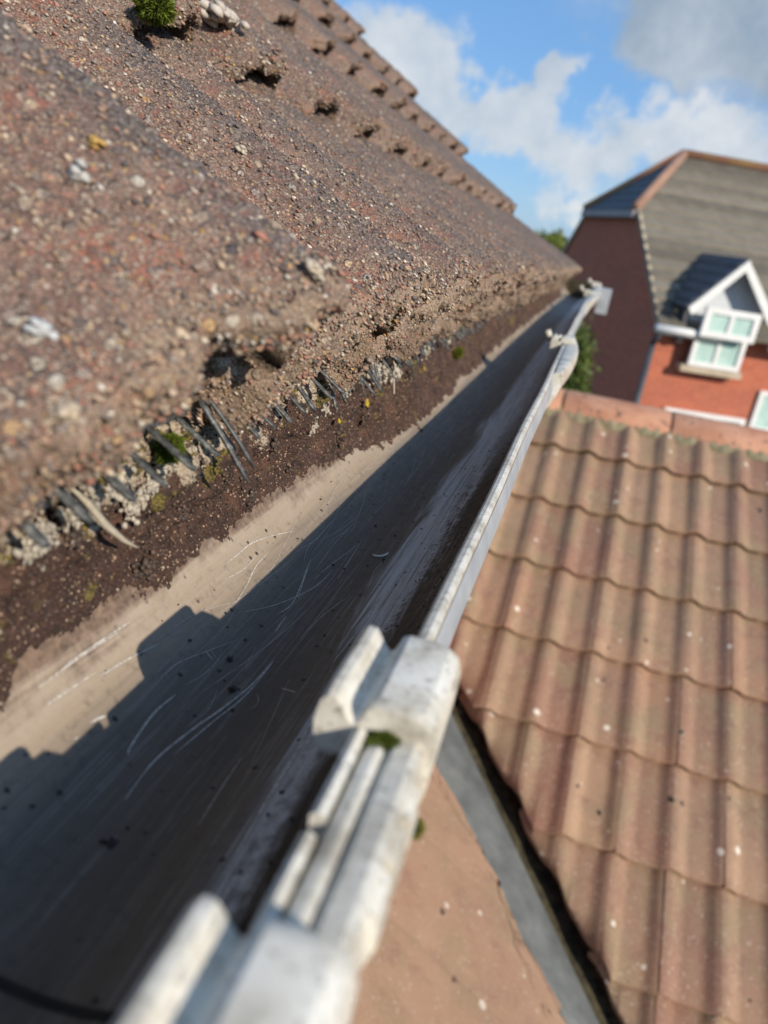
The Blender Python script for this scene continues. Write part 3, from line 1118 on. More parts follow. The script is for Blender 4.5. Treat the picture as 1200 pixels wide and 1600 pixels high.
def clip_prof(lift=0.0):
    x0, z0 = xl, GCZ + lift
    # inner fin, groove, flat saddle, rounded shoulder, skirt outside
    P = [(-.0130, -.0040), (-.0138, .0030), (-.0128, .0088), (-.0112, .0104), (-.0092, .0102), (-.0062, .0058), (-.0048, .0046), (-.0036, .0052),
         (-.0018, .0098), (.0000, .0108), (.0060, .0108), (.0106, .0100), (.0132, .0080), (.0146, .0040), (.0144, -.0060), (.0120, -.0200),
         (.0094, -.0200), (.0110, -.0060), (.0100, .0020), (.0070, .0046), (-.0004, .0048), (-.0022, .0010), (-.0050, -.0030), (-.0090, -.0052)]
    return [(x0 + a, z0 + c_) for a, c_ in P]


def union(y_clips, cl, y0, y1, bulge=.0, label=None):
    ub = link('union_bracket', None, gut)
    if label:
        ub['label'] = label
    # outside strap hugging the half round, rising outside the lip
    pr = [(GCX - (GR + T + .0003) * math.cos(p), GCZ - (GR + T + .0003) * math.sin(p)) for p in np.linspace(.12, PI - .10, 40)]
    pr += [(xl + .0046, GCZ - .0020), (xl + .0047, GCZ + .0026), (xl + .0060, GCZ + .0036), (xl + .0100, GCZ + .0040), (xl + .0118, GCZ + .0032), (xl + .0128, GCZ)]
    pr += [(GCX - (GR + T + .0055 + .006 * (p / PI)) * math.cos(p), GCZ - (GR + T + .0045) * math.sin(p)) for p in np.linspace(PI - .10, .12, 40)]

    def offs(y):
        f = (y - y0) / (y1 - y0)
        return bulge * math.sin(f * PI) ** 1.3, bulge * .25 * math.sin(f * PI)
    o = sweep(pr, np.linspace(y0, y1, 14), 'strap', M_PLA, offs=offs if bulge else None, par=ub)
    for yc in y_clips:
        c_ = sweep(clip_prof(), np.array([yc, yc + .0012, yc + .004, yc + cl / 2, yc + cl - .004, yc + cl - .0012, yc + cl]), 'clip', M_PLA, par=ub,
                   offs=lambda y, a=yc: ((0, -.0010) if (y < a + .0006 or y > a + cl - .0006) else (0, -.0003) if (y < a + .0030 or y > a + cl - .0030) else (0, 0)))
    return ub


u1 = union((.047, .140), .035, .060, .150, label='nearest union bracket with two chunky white clips over the lip')
# ribs and a small upstand on the inside of the near union, and the outer ledge between its two clips
for (a, b_) in ((.084, .106), (.111, .139)):
    sweep([(xl - .0040, GCZ - .002), (xl - .0042, GCZ + .0030), (xl - .0026, GCZ + .0044), (xl - .0010, GCZ + .0036), (xl - .0008, GCZ - .002)],
          np.array([a, a + .001, b_ - .001, b_]), 'rib', M_PLA, par=u1)
for a in (.096, .108, .120):
    sweep([(xl + .0120, GCZ + .0022), (xl + .0138, GCZ + .0008), (xl + .0146, GCZ - .0060), (xl + .0120, GCZ - .014)],
          np.array([a, a + .0095]), 'tooth_rib', M_PLA, par=u1)
union((.93,), .030, .70, 1.03, bulge=.007, label='middle union bracket with one hooked clip')
union((2.05, 2.55), .04, 1.75, 2.62, bulge=.009, label='far union bracket near the end of the gutter')
# hooks standing up and inwards on the far clips
for yc, sc in ((.945, 1.0), (2.07, 1.3), (2.57, 1.3)):
    b = B()
    bx, bz = gbend(yc)
    pts = [(xl - .002 + bx, yc, GCZ + .008 + bz), (xl - .010 * sc + bx, yc, GCZ + .004 * sc + bz), (xl - .017 * sc + bx, yc - .003, GCZ + .006 * sc + bz), (xl - .021 * sc + bx, yc - .004, GCZ + .014 * sc + bz)]
    for p_, q_ in zip(pts[:-1], pts[1:]):
        b.tube(Vector(p_) - GL, Vector(q_) - GL, .0042 * sc, 10)
    b.obj('hook', M_PLA, gut, smooth=True)
# rubber seal at the joint
ring = [(GCX - (GR - .0006) * math.cos(p), GCZ - (GR - .0006) * math.sin(p)) for p in np.linspace(.5, PI - .25, 40)]
sweep(ring, np.array([.0972, .0978, .0990, .0996]), 'rubber_seal', M_BLK, closed=False,
      offs=lambda y: (0, 0.0004 if .0975 < y < .0993 else -.0002))
# stop end and outlet at the far end
b = B()
bx, bz = gbend(2.78)
b.poly([Vector((x + bx, 2.775, z + bz)) - GL for x, z in outer], (0, .012, 0))
b.obj('stop_end', M_DRK, gut)
b = B()
b.mm(Vector((xl + .006 + bx, 2.715, GCZ - .085)) - GL, Vector((xl + .045 + bx, 2.785, GCZ - .004)) - GL)
b.obj('running_outlet', M_PVC, gut, bevel=.002)


# scratches scored into the dirt film
def on_cyl(u, v, rr=GR - .00012):
    r = ray(u, v)
    A = r.x ** 2 + r.z ** 2
    Bq = -2 * (r.x * GCX + r.z * GCZ)
    Cq = GCX ** 2 + GCZ ** 2 - rr ** 2
    t = (-Bq + math.sqrt(Bq * Bq - 4 * A * Cq)) / (2 * A)
    return r * t


def strip_on(points, w, V, F):
    """thin ribbon through world points lying on the inside of the channel"""
    base = len(V)
    n = len(points)
    for i, p in enumerate(points):
        a, c_ = points[max(0, i - 1)], points[min(n - 1, i + 1)]
        d = (c_ - a).normalized()
        nn = Vector((GCX - p.x, 0, GCZ - p.z)).normalized()
        s_ = d.cross(nn).normalized()
        f = i / (n - 1)
        ww = w * (.15 + .85 * math.sin(PI * min(1, max(0, f))) ** .6)
        V.append(p - s_ * ww / 2 - GL)
        V.append(p + s_ * ww / 2 - GL)
    for i in range(n - 1):
        F.append((base + 2 * i, base + 2 * i + 1, base + 2 * i + 3, base + 2 * i + 2))


def catmull(P, m=10):
    out = []
    Q = [P[0]] + list(P) + [P[-1]]
    for i in range(1, len(Q) - 2):
        for k in range(m):
            t = k / m
            a, b_, c_, d = Q[i - 1], Q[i], Q[i + 1], Q[i + 2]
            out.append(tuple(.5 * ((2 * b_[j]) + (-a[j] + c_[j]) * t + (2 * a[j] - 5 * b_[j] + 4 * c_[j] - d[j]) * t * t + (-a[j] + 3 * b_[j] - 3 * c_[j] + d[j]) * t ** 3) for j in range(2)))
    out.append(tuple(P[-1]))
    return out


curves = [([(428, 1032), (395, 1068), (350, 1105), (300, 1140), (240, 1190), (195, 1250)], .0007),
          ([(425, 1036), (385, 1085), (330, 1130), (270, 1180)], .0005),
          ([(190, 1245), (182, 1280), (170, 1312)], .0011),
          ([(275, 1085), (240, 1115), (205, 1165), (200, 1180)], .0007),
          ([(355, 880), (372, 866), (395, 848), (430, 836), (460, 830)], .0005),
          ([(368, 942), (385, 915), (400, 885), (420, 862)], .0005),
          ([(480, 885), (470, 915), (455, 945), (432, 960)], .0005),
          ([(486, 872), (476, 902), (466, 935)], .0004),
          ([(372, 957), (430, 945), (490, 918), (520, 890)], .0004),
          ([(448, 962), (438, 975), (430, 988)], .0005),
          ([(250, 1060), (280, 1035), (330, 1015), (370, 1000)], .0003),
          ([(100, 1040), (160, 1000), (205, 970)], .0006), ([(60, 1075), (120, 1030), (190, 985)], .0005),
          ([(15, 1212), (60, 1190), (125, 1150)], .0006), ([(140, 1130), (155, 1122), (168, 1118)], .0009),
          ([(150, 1060), (200, 1030), (250, 1005)], .0006), ([(30, 1130), (90, 1090), (150, 1050)], .0005),
          ([(438, 1075), (450, 1078), (463, 1082)], .0005), ([(322, 1018), (332, 1030)], .0005), ([(328, 1016), (338, 1027)], .0005),
          ([(350, 905), (380, 890), (400, 868)], .0004), ([(560, 850), (520, 880), (490, 905)], .0003),
          ([(640, 890), (600, 930), (560, 985), (520, 1035)], .0007), ([(655, 895), (615, 945), (575, 985)], .0005),
          ([(670, 860), (640, 910), (600, 955)], .0006), ([(700, 820), (660, 880), (630, 930)], .0005),
          ([(480, 1150), (440, 1210), (400, 1280), (350, 1370)], .0011), ([(495, 1110), (460, 1180), (425, 1240)], .0009),
          ([(720, 760), (690, 810), (655, 860)], .0006), ([(380, 1180), (340, 1240), (310, 1290)], .0003)]
V, F = [], []
for c_, w in curves:
    pts = [on_cyl(*q) for q in catmull(c_)]
    strip_on(pts, w, V, F)
rs = random.Random(21)
for k in range(330):
    ph0 = rs.choice([rs.uniform(.75, 1.6), rs.uniform(1.7, 2.5), rs.uniform(2.1, 2.65)])
    y0 = rs.uniform(.12, 1.3) ** 1.0
    L_ = rs.uniform(.01, .09)
    dph = rs.uniform(-.25, .25) * L_ * 14 + .1 * L_
    cv = rs.uniform(-.05, .05)
    pts = []
    for i in range(12):
        f = i / 11
        ph = ph0 + dph * f + cv * math.sin(f * PI)
        ph = min(2.9, max(.62, ph))
        rr = GR - .00012
        pts.append(Vector((GCX - rr * math.cos(ph), y0 + L_ * f, GCZ - rr * math.sin(ph))))
    strip_on(pts, rs.uniform(.00008, .00026), V, F)
me = bpy.data.meshes.new('scratches')
me.from_pydata([tuple(v) for v in V], [], F)
me.materials.append(M_SCR)
o = link('scratches', me, gut)
o['kind'] = 'stuff'

# crumbs lying in the gutter
n = 1500
ph = np.concatenate([g.uniform(.75, 2.3, 500), g.normal(2.62, .16, 1000).clip(2.2, 3.05)])
yy = np.concatenate([g.uniform(.1, 1.4, 500), g.uniform(.1, 1.2, 1000)])
P = np.stack([GCX - (GR - .0003) * np.cos(ph), yy, GCZ - (GR - .0003) * np.sin(ph)], 1)
rd = .00016 + .0006 * g.random(n) ** 3.5
cr = link('crumbs', blobs_mesh('crumbs', P, rd, np.array([(.03, .02, .015)] * n) * (.5 + 1.2 * g.random((n, 1))), M_PEB, .7, np.array([0, 0, 1.0])))
tag(cr, 'tiny dark crumbs of dirt scattered along the inside of the gutter', 'dirt crumbs', kind='stuff')


def lump(name, p, r, col, label, cat, n=26, group=None):
    P = np.array([p]) + g.normal(0, 1, (n, 3)) * r * .5
    o = link(name, blobs_mesh(name, P, r * (.3 + .3 * g.random(n)), np.array([col] * n) * (.7 + .6 * g.random((n, 1))), M_PEB, .9, np.array([0, 0, 1.0])))
    return tag(o, label, cat, group)


lump('dirt_lump', on_cyl(175, 1316), .0016, (.035, .025, .02), 'dark dirt lump at the lower end of the long double scratch', 'dirt lump')
lump('dirt_lump', on_cyl(358, 1030), .0010, (.035, .025, .02), 'small dark dirt speck just left of the top of the long scratch', 'dirt lump')
lump('dirt_lump', on_cyl(364, 1078), .0013, (.035, .025, .02), 'dark dirt crumb touching the long pale scratch', 'dirt lump')
lump('dirt_lump', on_cyl(656, 672), .0022, (.03, .022, .02), 'dark wet dirt lump beyond the end of the sunlit patch of gutter', 'dirt lump')
# little white curl of swarf
V, F = [], []
pts = [on_cyl(*q, GR - .0012) for q in catmull([(582, 866), (590, 868), (600, 867), (607, 863)], 5)]
strip_on(pts, .0014, V, F)
me = bpy.data.meshes.new('swarf')
me.from_pydata([tuple(v + GL) for v in V], [], F)
me.materials.append(M_WHT)
o = link('plastic_curl', me)
sm = o.modifiers.new('t', 'SOLIDIFY'); sm.thickness = .0006
tag(o, 'little white curled shaving lying in the shaded part of the gutter', 'shaving')

# dry husk caught in the silt
V, F = [], []
hp = [Vector((-.1305, .1795, -.0865)), Vector((-.1285, .1845, -.092)), Vector((-.1265, .190, -.100)), Vector((-.1245, .197, -.1075)), Vector((-.1235, .2035, -.1125))]
for i, p in enumerate(hp):
    f = i / 4
    w = .0013 * math.sin(PI * (f * .85 + .12)) + .0002
    for k, (a, c_) in enumerate(((-1, 0), (-.3, .5), (.4, .35), (1, 0), (0, -.3))):
        V.append((p.x + c_ * .0012, p.y + a * w, p.z + a * w * .5))
for i in range(4):
    for j in range(5):
        k = (j + 1) % 5
        F.append((i * 5 + j, i * 5 + k, i * 5 + 5 + k, i * 5 + 5 + j))
me = bpy.data.meshes.new('husk')
me.from_pydata(V, [], F)
me.materials.append(M_HUSK)
for p in me.polygons:
    p.use_smooth = True
tag(link('dry_husk', me), 'pale dried plant husk stuck upright in the silt between two comb teeth', 'dry husk')
# thin straw and yellow petals further on
b = B()
b.tube((-.121, .508, -.088), (-.116, .505, -.112), .0007, 6)
tag(b.obj('straw', M_HUSK), 'thin upright straw standing out of the silt beyond the yellow petal', 'straw')
M_YEL = mat('yellow_petal', plain((.62, .45, .03), (.45, .33, .03), 300, .6))


def petal(p, r, label):
    b = B()
    for k in range(4):
        a = k * 1.5 + .4
        b.poly([Vector(p) + Vector((.0004 * k, math.cos(a + t) * r * s_ + math.cos(a) * r * .5, math.sin(a + t) * r * s_ * .8 + math.sin(a) * r * .4)) for t, s_ in ((0, .8), (1.3, .6), (2.6, .8), (3.9, .5), (5.1, .7))],
               (.0005, 0, 0))
    tag(b.obj('yellow_petal', M_YEL), label, 'petal')


petal(on_x(572, 629, -.1295), .0030, 'yellow petal lying on the dark silt below the splayed comb teeth')
petal(on_x(528, 657, -.1295), .0016, 'tiny yellow fleck on the silt left of the yellow petal')
petal(on_x(662, 575, -.1300), .0022, 'yellow scrap beside the far mossy patch on the silt')


def moss(p, r, label, n=900, sq=(1, 1, 1), hue=0.0, parent=None):
    g2 = np.random.default_rng(int(abs(p[1]) * 1e4) + 5)
    n = int(n * 2.6)
    D = g2.normal(0, 1, (n, 3))
    D /= np.linalg.norm(D, axis=1)[:, None]
    rad = r * (.75 + .35 * fbm(D + 3, 2.2, 3) + .12 * g2.random(n))
    Cn = np.array(p)[None] + D * rad[:, None] * np.array(sq)
    s_ = r * .075 * (.6 + .8 * g2.random(n))
    t1 = g2.normal(0, 1, (n, 3)); t1 -= (t1 * D).sum(1)[:, None] * D; t1 /= np.linalg.norm(t1, axis=1)[:, None]
    tip = Cn + (D + .5 * g2.normal(0, 1, (n, 3))) * (s_ * 2.0)[:, None]
    V = np.stack([Cn - t1 * s_[:, None] * .5, Cn + t1 * s_[:, None] * .5, tip], 1).reshape(-1, 3)
    F = np.arange(n * 3).reshape(-1, 3)
    cl = np.array([.095, .125, .014]) * (.35 + 1.5 * g2.random((n, 1)) ** 1.5) + np.array([.10, .06, 0]) * hue
    # a core so the tuft is not hollow
    V0, F0 = ico()
    V = np.concatenate([V, np.array(p)[None] + V0 * r * .72 * np.array(sq)])
    F = np.concatenate([F, F0 + n * 3])
    cols = np.concatenate([np.repeat(cl, 3, axis=0), np.tile([[.025, .03, .008]], (len(V0), 1))])
    return tag(link('moss_clump', new_mesh('moss_clump', V, F, M_MOSS, False, col=cols)), label, 'moss')


moss(on_x(266, 700, -.1255), .0062, 'bright green moss tuft between comb teeth below the nearest tile', 1300, (.7, 1, .8))
moss(on_x(715, 551, -.126), .0085, 'dull green moss clump on the silt far along the eaves', 900, (.7, 1.3, .7), .3)
cl_y = .132
moss((xl + .0040, .1385, GCZ + .0015), .0048, 'green moss tuft growing under the near white clip', 1300, (.9, .8, .8))
moss((xl + .0135, .143, GCZ - .021), .0030, 'small yellow-green moss speck hanging off the outer foot of the white clip', 500, (1, 1, .8), .5)
def on_upper(u, v, n):
    """photo ray meets a plane n above the upper slope"""
    A = np.array([np.array(ray(u, v)), -np.array([XTILT, 1.0, ZTILT]), -UPS2]).T
    b_ = BASE + G0 * UPS + n * NRM2 - Yp * np.array([XTILT, 0, ZTILT])
    t, y_, s_ = np.linalg.solve(A, b_)
    return (np.array(ray(u, v)) * t).tolist()


moss(on_upper(243, 12, .0835), .0105, 'green moss cushion on the second row of tiles at the top edge', 1500, (1, 1, .7))
moss(on_upper(432, 100, .062), .0045, 'small green moss dot in the dark gap under a second-row tile', 500)


def stone_on(s, y, n, r, col, label):
    c0 = roofp(s, y, n)
    P = np.array([c0]) + g.normal(0, 1, (12, 3)) * r * .35
    o = link('pebble', blobs_mesh('pebble', P, r * (.5 + .3 * g.random(12)), np.array([col] * 12) * (.9 + .2 * g.random((12, 1))), M_PEB, .5))
    tag(o, label, 'pebble')


def on_tile(u, v, lift=.001):
    """hit of a photo ray with the first course's outer surface"""
    r = np.array(ray(u, v))
    best = None
    for t in np.arange(.05, 1.2, .0005):
        p = r * t
        y = p[1]
        if y <= 0:
            continue
        q = p - np.array([(y - Yp) * XTILT, y, (y - Yp) * ZTILT]) - BASE
        q[1] = 0
        s, n_ = q @ UPS, q @ NRM
        u_ = ((y - Y0) / TW) % 1.0
        if s < 0 or s > G0:
            continue
        top = float(tile_profile(np.array([u_]))[0]) + .018 + .018 * (1 - s / G0)
        if n_ < top:
            return s, y, top + lift
    return None


for (px, py, r_, cc, lab) in ((63, 522, .0028, (.66, .68, .68), 'white chalky pebble in the middle of the nearest tile'),
                              (98, 648, .0030, (.62, .50, .36), 'cream pebble set low on the nearest tile'),
                              (376, 239, .0024, (.66, .58, .44), 'cream oval pebble on the second tile'),
                              (115, 277, .0028, (.62, .60, .56), 'white pebble high on the nearest tile'),
                              (484, 432, .0030, (.66, .56, .42), 'cream pebble on the broken corner of the nearest tile'),
                              (145, 228, .0018, (.60, .36, .08), 'orange pebble on the upper part of the nearest tile'),
                              ):
    h_ = on_tile(px, py)
    if h_:
        stone_on(h_[0], h_[1], h_[2], r_, cc, lab)

P = np.array([on_upper(345, 24, .0855)]) + g.normal(0, 1, (60, 3)) * np.array([.005, .007, .002])
tag(link('mortar_flake', blobs_mesh('mortar_flake', P, .003 + .004 * g.random(60), np.array([(.70, .62, .53)] * 60) * (.85 + .2 * g.random((60, 1))), M_PEB, .5)),
    'large pale mortar flake on the roof just right of the moss cushion', 'mortar flake')

# ------------------------------------------------------------------ lower roof (garage)
GP = R(30)
gar = empty('garage', (1.4, 2.2, -5.3))
tag(gar, 'lower garage wing with terracotta pantile slopes meeting in a grey valley', 'garage')
GAR = Vector((1.4, 2.2, -5.3))
RY, RZ = 3.10, -.545


def gplane(x, s, n):
    """garage front slope: s = distance down from the ridge"""
    return Vector((x, RY - s * math.cos(GP) - n * math.sin(GP), RZ - s * math.sin(GP) + n * math.cos(GP)))


VX0, VY0, VK = -.088, 1.835, .94


def vx(y):
    return VX0 + (VY0 - y) * VK


GW, GG = .1295, .272


def gprof(u):
    # crest at u=0/1, right flank falls quickly, wide shallow pan, short rise
    u = u % 1.0
    if u < .08:
        return .020
    if u < .36:
        return .020 * (0.5 + 0.5 * math.cos((u - .08) / .28 * PI))
    if u < .70:
        return 0.0 + .002 * (u - .36) / .34
    return .002 + .0175 * (0.5 - .5 * math.cos((u - .70) / .30 * PI))


def gtile_mesh(seed):
    nu, nv = 18, 5
    rr = random.Random(seed)
    V = []
    L_ = GG + .045
    rows = [(0, .0), (L_ * .3, 0), (L_ * .6, 0), (L_ - .006, 0), (L_ - .001, -.004), (L_, -.011)]
    for (s, dn) in rows:
        for i in range(nu):
            u = max(0, i - 1) / (nu - 2)
            n_ = gprof(u * .999) - (.011 if i == 0 else 0) + .030 * (s / L_) + .010 + dn + rr.uniform(-.0006, .0006)
            V.append((u * GW, s, n_))
    # down-curl at the side edges
    F = []
    for j in range(len(rows) - 1):
        for i in range(nu - 1):
            a = j * nu + i
            F.append((a, a + 1, a + nu + 1, a + nu))
    # underside row
    k = len(V)
    for i in range(nu):
        u = max(0, i - 1) / (nu - 2)
        V.append((u * GW, L_ - .02, gprof(u * .999) + .010 + .030 - .011))
    for i in range(nu - 1):
        a = (len(rows) - 1) * nu + i
        F.append((a, a + 1, k + i + 1, k + i))
    M_ = [gplane(0, s, n_) - gplane(0, 0, 0) + Vector((x, 0, 0)) for x, s, n_ in V]
    me = bpy.data.meshes.new('pantile')
    me.from_pydata([tuple(v) for v in M_], [], F)
    me.materials.append(M_TER)
    for p in me.polygons:
        p.use_smooth = True
    try:
        me.set_sharp_from_angle(angle=R(50))
    except Exception:
        pass
    return me


gvars = [gtile_mesh(k) for k in range(5)]
NCG = 11
X_START = -.028 - GW * 2
for c_ in range(NCG):
    for i in range(0, 15):
        x = X_START + i * GW
        s0 = .060 + c_ * GG - .04
        o0 = gplane(x, s0, 0)
        ylow = gplane(x, s0 + GG + .045, 0).y
        ytop = o0.y
        if x + GW < vx(ytop) - .02:
            continue
        if c_ > 8 and i > 11:
            continue
        cut = x < vx(ylow) + .05
        me = gvars[(i * 3 + c_ * 7) % 5]
        off = Vector((0, 0, 0)) + o0 + Vector((random.uniform(-.0015, .0015), random.uniform(-.002, .002), random.uniform(-.001, .001)))
        if cut:
            me = me.copy()
            bm = bmesh.new(); bm.from_mesh(me)
            # valley plane in tile offsets: x - vx(y) = 0  ->  normal (1, VK, 0)
            nrm = Vector((1, VK, 0)).normalized()
            pt = Vector((vx(0), 0, 0)) - off
            bmesh.ops.bisect_plane(bm, geom=bm.verts[:] + bm.edges[:] + bm.faces[:], plane_co=pt + nrm * .030, plane_no=nrm, clear_inner=True)
            if not bm.faces:
                bm.free()
                continue
            edges = [e for e in bm.edges if e.is_boundary and all(abs((v.co - pt - nrm * .030).dot(nrm)) < 1e-4 for v in e.verts)]
            r_ = bmesh.ops.extrude_edge_only(bm, edges=edges)
            for v in r_['geom']:
                if isinstance(v, bmesh.types.BMVert):
                    v.co += Vector((.002, 0, -.016))
            bm.to_mesh(me); bm.free()
        o = link('pantile', me, gar, off - GAR)

# deck below the tiles, walls, rear slope
b = B()
q = [gplane(-.19, 0, -.02), gplane(2.0, 0, -.02), gplane(2.0, 3.05, -.02), gplane(-.19 + 1.2, 3.05, -.02), gplane(.04, 1.38, -.02), gplane(-.19, 1.38, -.02)]
b.poly([p - GAR for p in q], Vector((0, 0, -.02)))
b.obj('roof_underlay', M_DRK, gar)
b = B()
b.poly([Vector((-.19, RY + .01, RZ - .012)) - GAR, Vector((2.0, RY + .01, RZ - .012)) - GAR, Vector((2.0, RY + 2.0, RZ - 1.16)) - GAR, Vector((-.19, RY + 2.0, RZ - 1.16)) - GAR], (0, 0, -.03))
b.obj('rear_roof_slope', M_TER2, gar)
b = B()
b.poly([Vector((-.18, RY, RZ - .06)) - GAR, Vector((-.18, RY + 1.95, RZ - 1.2)) - GAR, Vector((-.18, RY + 1.95, -5.3)) - GAR, Vector((-.18, .62, -5.3)) - GAR, Vector((-.18, .62, -2.1)) - GAR], (2.1, 0, 0))
gw = b.mesh('wall', M_BRK)
box_uv(gw)
link('wall', gw, gar)
# ridge tiles: angular half-rounds butted with mortar joints
for k in range(-1, 5):
    x0 = -.028 + k * .405 - .0
    n = 12
    V, F = [], []
    for j, x in enumerate((x0 + .004, x0 + .012, x0 + .390, x0 + .400)):
        for i in range(n + 1):
            a = PI * (i / n)
            rr = .098 - (.004 if j in (0, 3) else 0)
            V.append((x, RY - .035 - rr * math.cos(a) * 1.2, RZ - .060 + rr * math.sin(a) * .86))
    for j in range(3):
        for i in range(n):
            a = j * (n + 1) + i
            F.append((a, a + 1, a + n + 2, a + n + 1))
    F.append(tuple(range(n + 1)))
    F.append(tuple(range(3 * (n + 1), 4 * (n + 1)))[::-1])
    me = bpy.data.meshes.new('ridge_tile')
    me.from_pydata([tuple(Vector(v) - GAR) for v in V], [], F)
    me.materials.append(M_RID)
    for p in me.polygons:
        p.use_smooth = True
    try:
        me.set_sharp_from_angle(angle=R(50))
    except Exception:
        pass
    o = link('ridge_tile', me, gar)
    if k == -1:
        o['label'] = 'short brighter ridge tile against the gutter'
    # mortar joint
    b = B()
    b.tube(Vector((x0 + .396, RY - .02, RZ - .066)) - GAR, Vector((x0 + .412, RY - .02, RZ - .066)) - GAR, .088, 16)
    b.obj('mortar_joint', M_MOR, gar)
# scalloped mortar bedding under the ridge, one lump per pan
for i in range(0, 15):
    xc = X_START + i * GW + GW * .56
    V, F = [], []
    n = 12
    for j in range(n + 1):
        a = PI * j / n
        x = -GW * .46 * math.cos(a)
        s = .150 + .026 * math.sin(a) ** .7
        for (ds, nn) in ((-.05, .045), (-.015, .040), (0, .030), (.002, .012)):
            p = gplane(xc + x, s + ds, nn + .004 * math.sin(j * 2.1 + i))
            V.append(tuple(p - GAR))
    for j in range(n):
        for k in range(3):
            a = j * 4 + k
            F.append((a, a + 1, a + 5, a + 4))
    me = bpy.data.meshes.new('mortar_bedding')
    me.from_pydata(V, [], F)
    me.materials.append(M_MOR)
    for p in me.polygons:
        p.use_smooth = True
    link('mortar_bedding', me, gar)

# side slope on the near side of the valley, with its flat tiles
TL = .614
LA = math.atan(TL)


def lplane(x, y, n):
    return Vector((x + n * math.sin(LA), y, -1.275 - (x + .088) * TL + n * math.cos(LA)))


SG, SW = .30, .245
for c_ in range(0, 5):
    for i in range(0, 11):
        x0 = -.20 + c_ * SG
        y1 = VY0 + .02 - i * SW
        y0 = y1 - SW + .0004
        nx_, ny_ = 15, 13
        V, F = [], []
        okk = False
        for a in range(nx_):
            for b_ in range(ny_):
                x = x0 - .03 + (SG + .03) * a / (nx_ - 1)
                y = y0 + (y1 - y0) * b_ / (ny_ - 1)
                lim = vx(y) - .225
                wv = float(fbm(np.array([[y, x * .2, .5]]), 8, 5, .62, 3)[0]) * .13
                lim += wv
                if x <= lim:
                    okk = True
                x = min(x, lim)
                edge = 1 if a >= nx_ - 1 else 0
                u = b_ / (ny_ - 1)
                n_ = .008 + .003 * a / (nx_ - 1) + (.003 * math.sin(u * PI))
                V.append(tuple(lplane(x, y, n_)))
        if not okk:
            continue
        for a in range(nx_ - 1):
            for b_ in range(ny_ - 1):
                k = a * ny_ + b_
                F.append((k, k + ny_, k + ny_ + 1, k + 1))
        base = len(V)
        for b_ in range(ny_):
            v = Vector(V[(nx_ - 1) * ny_ + b_])
            V.append(tuple(v + Vector((-.001, 0, -.012))))
        for b_ in range(ny_ - 1):
            k = (nx_ - 1) * ny_ + b_
            F.append((k, base + b_, base + b_ + 1, k + 1))
        base2 = len(V)
        for a in range(nx_):                       # thickness at the side towards the valley
            v = Vector(V[a * ny_ + ny_ - 1])
            V.append(tuple(v + Vector((0, .001, -.014))))
        for a in range(nx_ - 1):
            F.append((a * ny_ + ny_ - 1, base2 + a, base2 + a + 1, (a + 1) * ny_ + ny_ - 1))
        me = bpy.data.meshes.new('flat_tile')
        me.from_pydata([tuple(Vector(v) - GAR) for v in V], [], F)
        me.validate()
        me.materials.append(M_TER2)
        for p in me.polygons:
            p.use_smooth = True
        try:
            me.set_sharp_from_angle(angle=R(45))
        except Exception:
            pass
        link('flat_tile', me, gar)

# valley lining
V, F = [], []
ny_ = 60
for k in range(ny_):
    y = 1.93 - 1.45 * k / (ny_ - 1)
    xv = vx(y)
    zc = lplane(xv, y, 0).z
    wob = .0015 * math.sin(k * 1.3)
    P5 = [lplane(xv - .36, y, .004), lplane(xv - .13, y, .005 + wob), lplane(xv - .035, y, .009), Vector((xv - .020, y, zc + .006)), Vector((xv - .006, y, zc - .012)),
          Vector((xv + .13, y, zc - .055))]
    V += [tuple(p - GAR) for p in P5]
for k in range(ny_ - 1):
    for j in range(5):
        a = k * 6 + j
        F.append((a, a + 6, a + 7, a + 1))
me = bpy.data.meshes.new('valley_lining')
me.from_pydata(V, [], F)
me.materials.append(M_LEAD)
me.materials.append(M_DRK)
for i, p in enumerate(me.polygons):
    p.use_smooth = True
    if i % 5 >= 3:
        p.material_index = 1  # valley centre painted dark for the shade beside the cut pantiles
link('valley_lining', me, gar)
b = B()
b.poly([lplane(-.2, 1.95, -.012) - GAR, lplane(1.3, .5, -.012) - GAR, lplane(1.3, -.9, -.012) - GAR, lplane(-.2, -.9, -.012) - GAR], (0, 0, -.03))
b.obj('side_roof_deck', M_DRK, gar)
b = B()
b.poly([lplane(-.16, -.85, -.06) - GAR, lplane(1.2, -.85, -.06) - GAR, Vector((1.2, -.85, -5.3)) - GAR, Vector((-.16, -.85, -5.3)) - GAR], (0, 1.45, 0))
gw = b.mesh('side_wall', M_BRK)
box_uv(gw)
link('side_wall', gw, gar)
moss(tuple(gplane(.085, 1.545, .02)), .018, 'yellow-green moss in the valley beside the cut pantiles', 900, (1, 1, .6), .6)

# ------------------------------------------------------------------ neighbouring house
TH = R(17)
E1 = Vector((math.cos(TH), math.sin(TH), 0))
E2 = Vector((-math.sin(TH), math.cos(TH), 0))
UZ = Vector((0, 0, 1))
NC = Vector((.985, 12.0, -.85))          # front eaves corner
DEP, HLEN, RISE = 7.47, 11.0, 2.63
GZ = -5.3
nb = empty('neighbour_house', tuple(NC + E2 * DEP / 2 + E1 * HLEN / 2 - UZ * (NC.z - GZ)))
tag(nb, 'neighbouring orange brick house with a grey-brown half-hipped roof and a dormer', 'house')
NBL = nb.location.copy()


def np_(a, b_, z):
    """a along the front, b into the depth, z above the eaves"""
    return NC + E1 * a + E2 * b_ + UZ * z - NBL


SLP = RISE / (DEP / 2)
HB, HZ = 2.2, 1.55
HA = 1.08
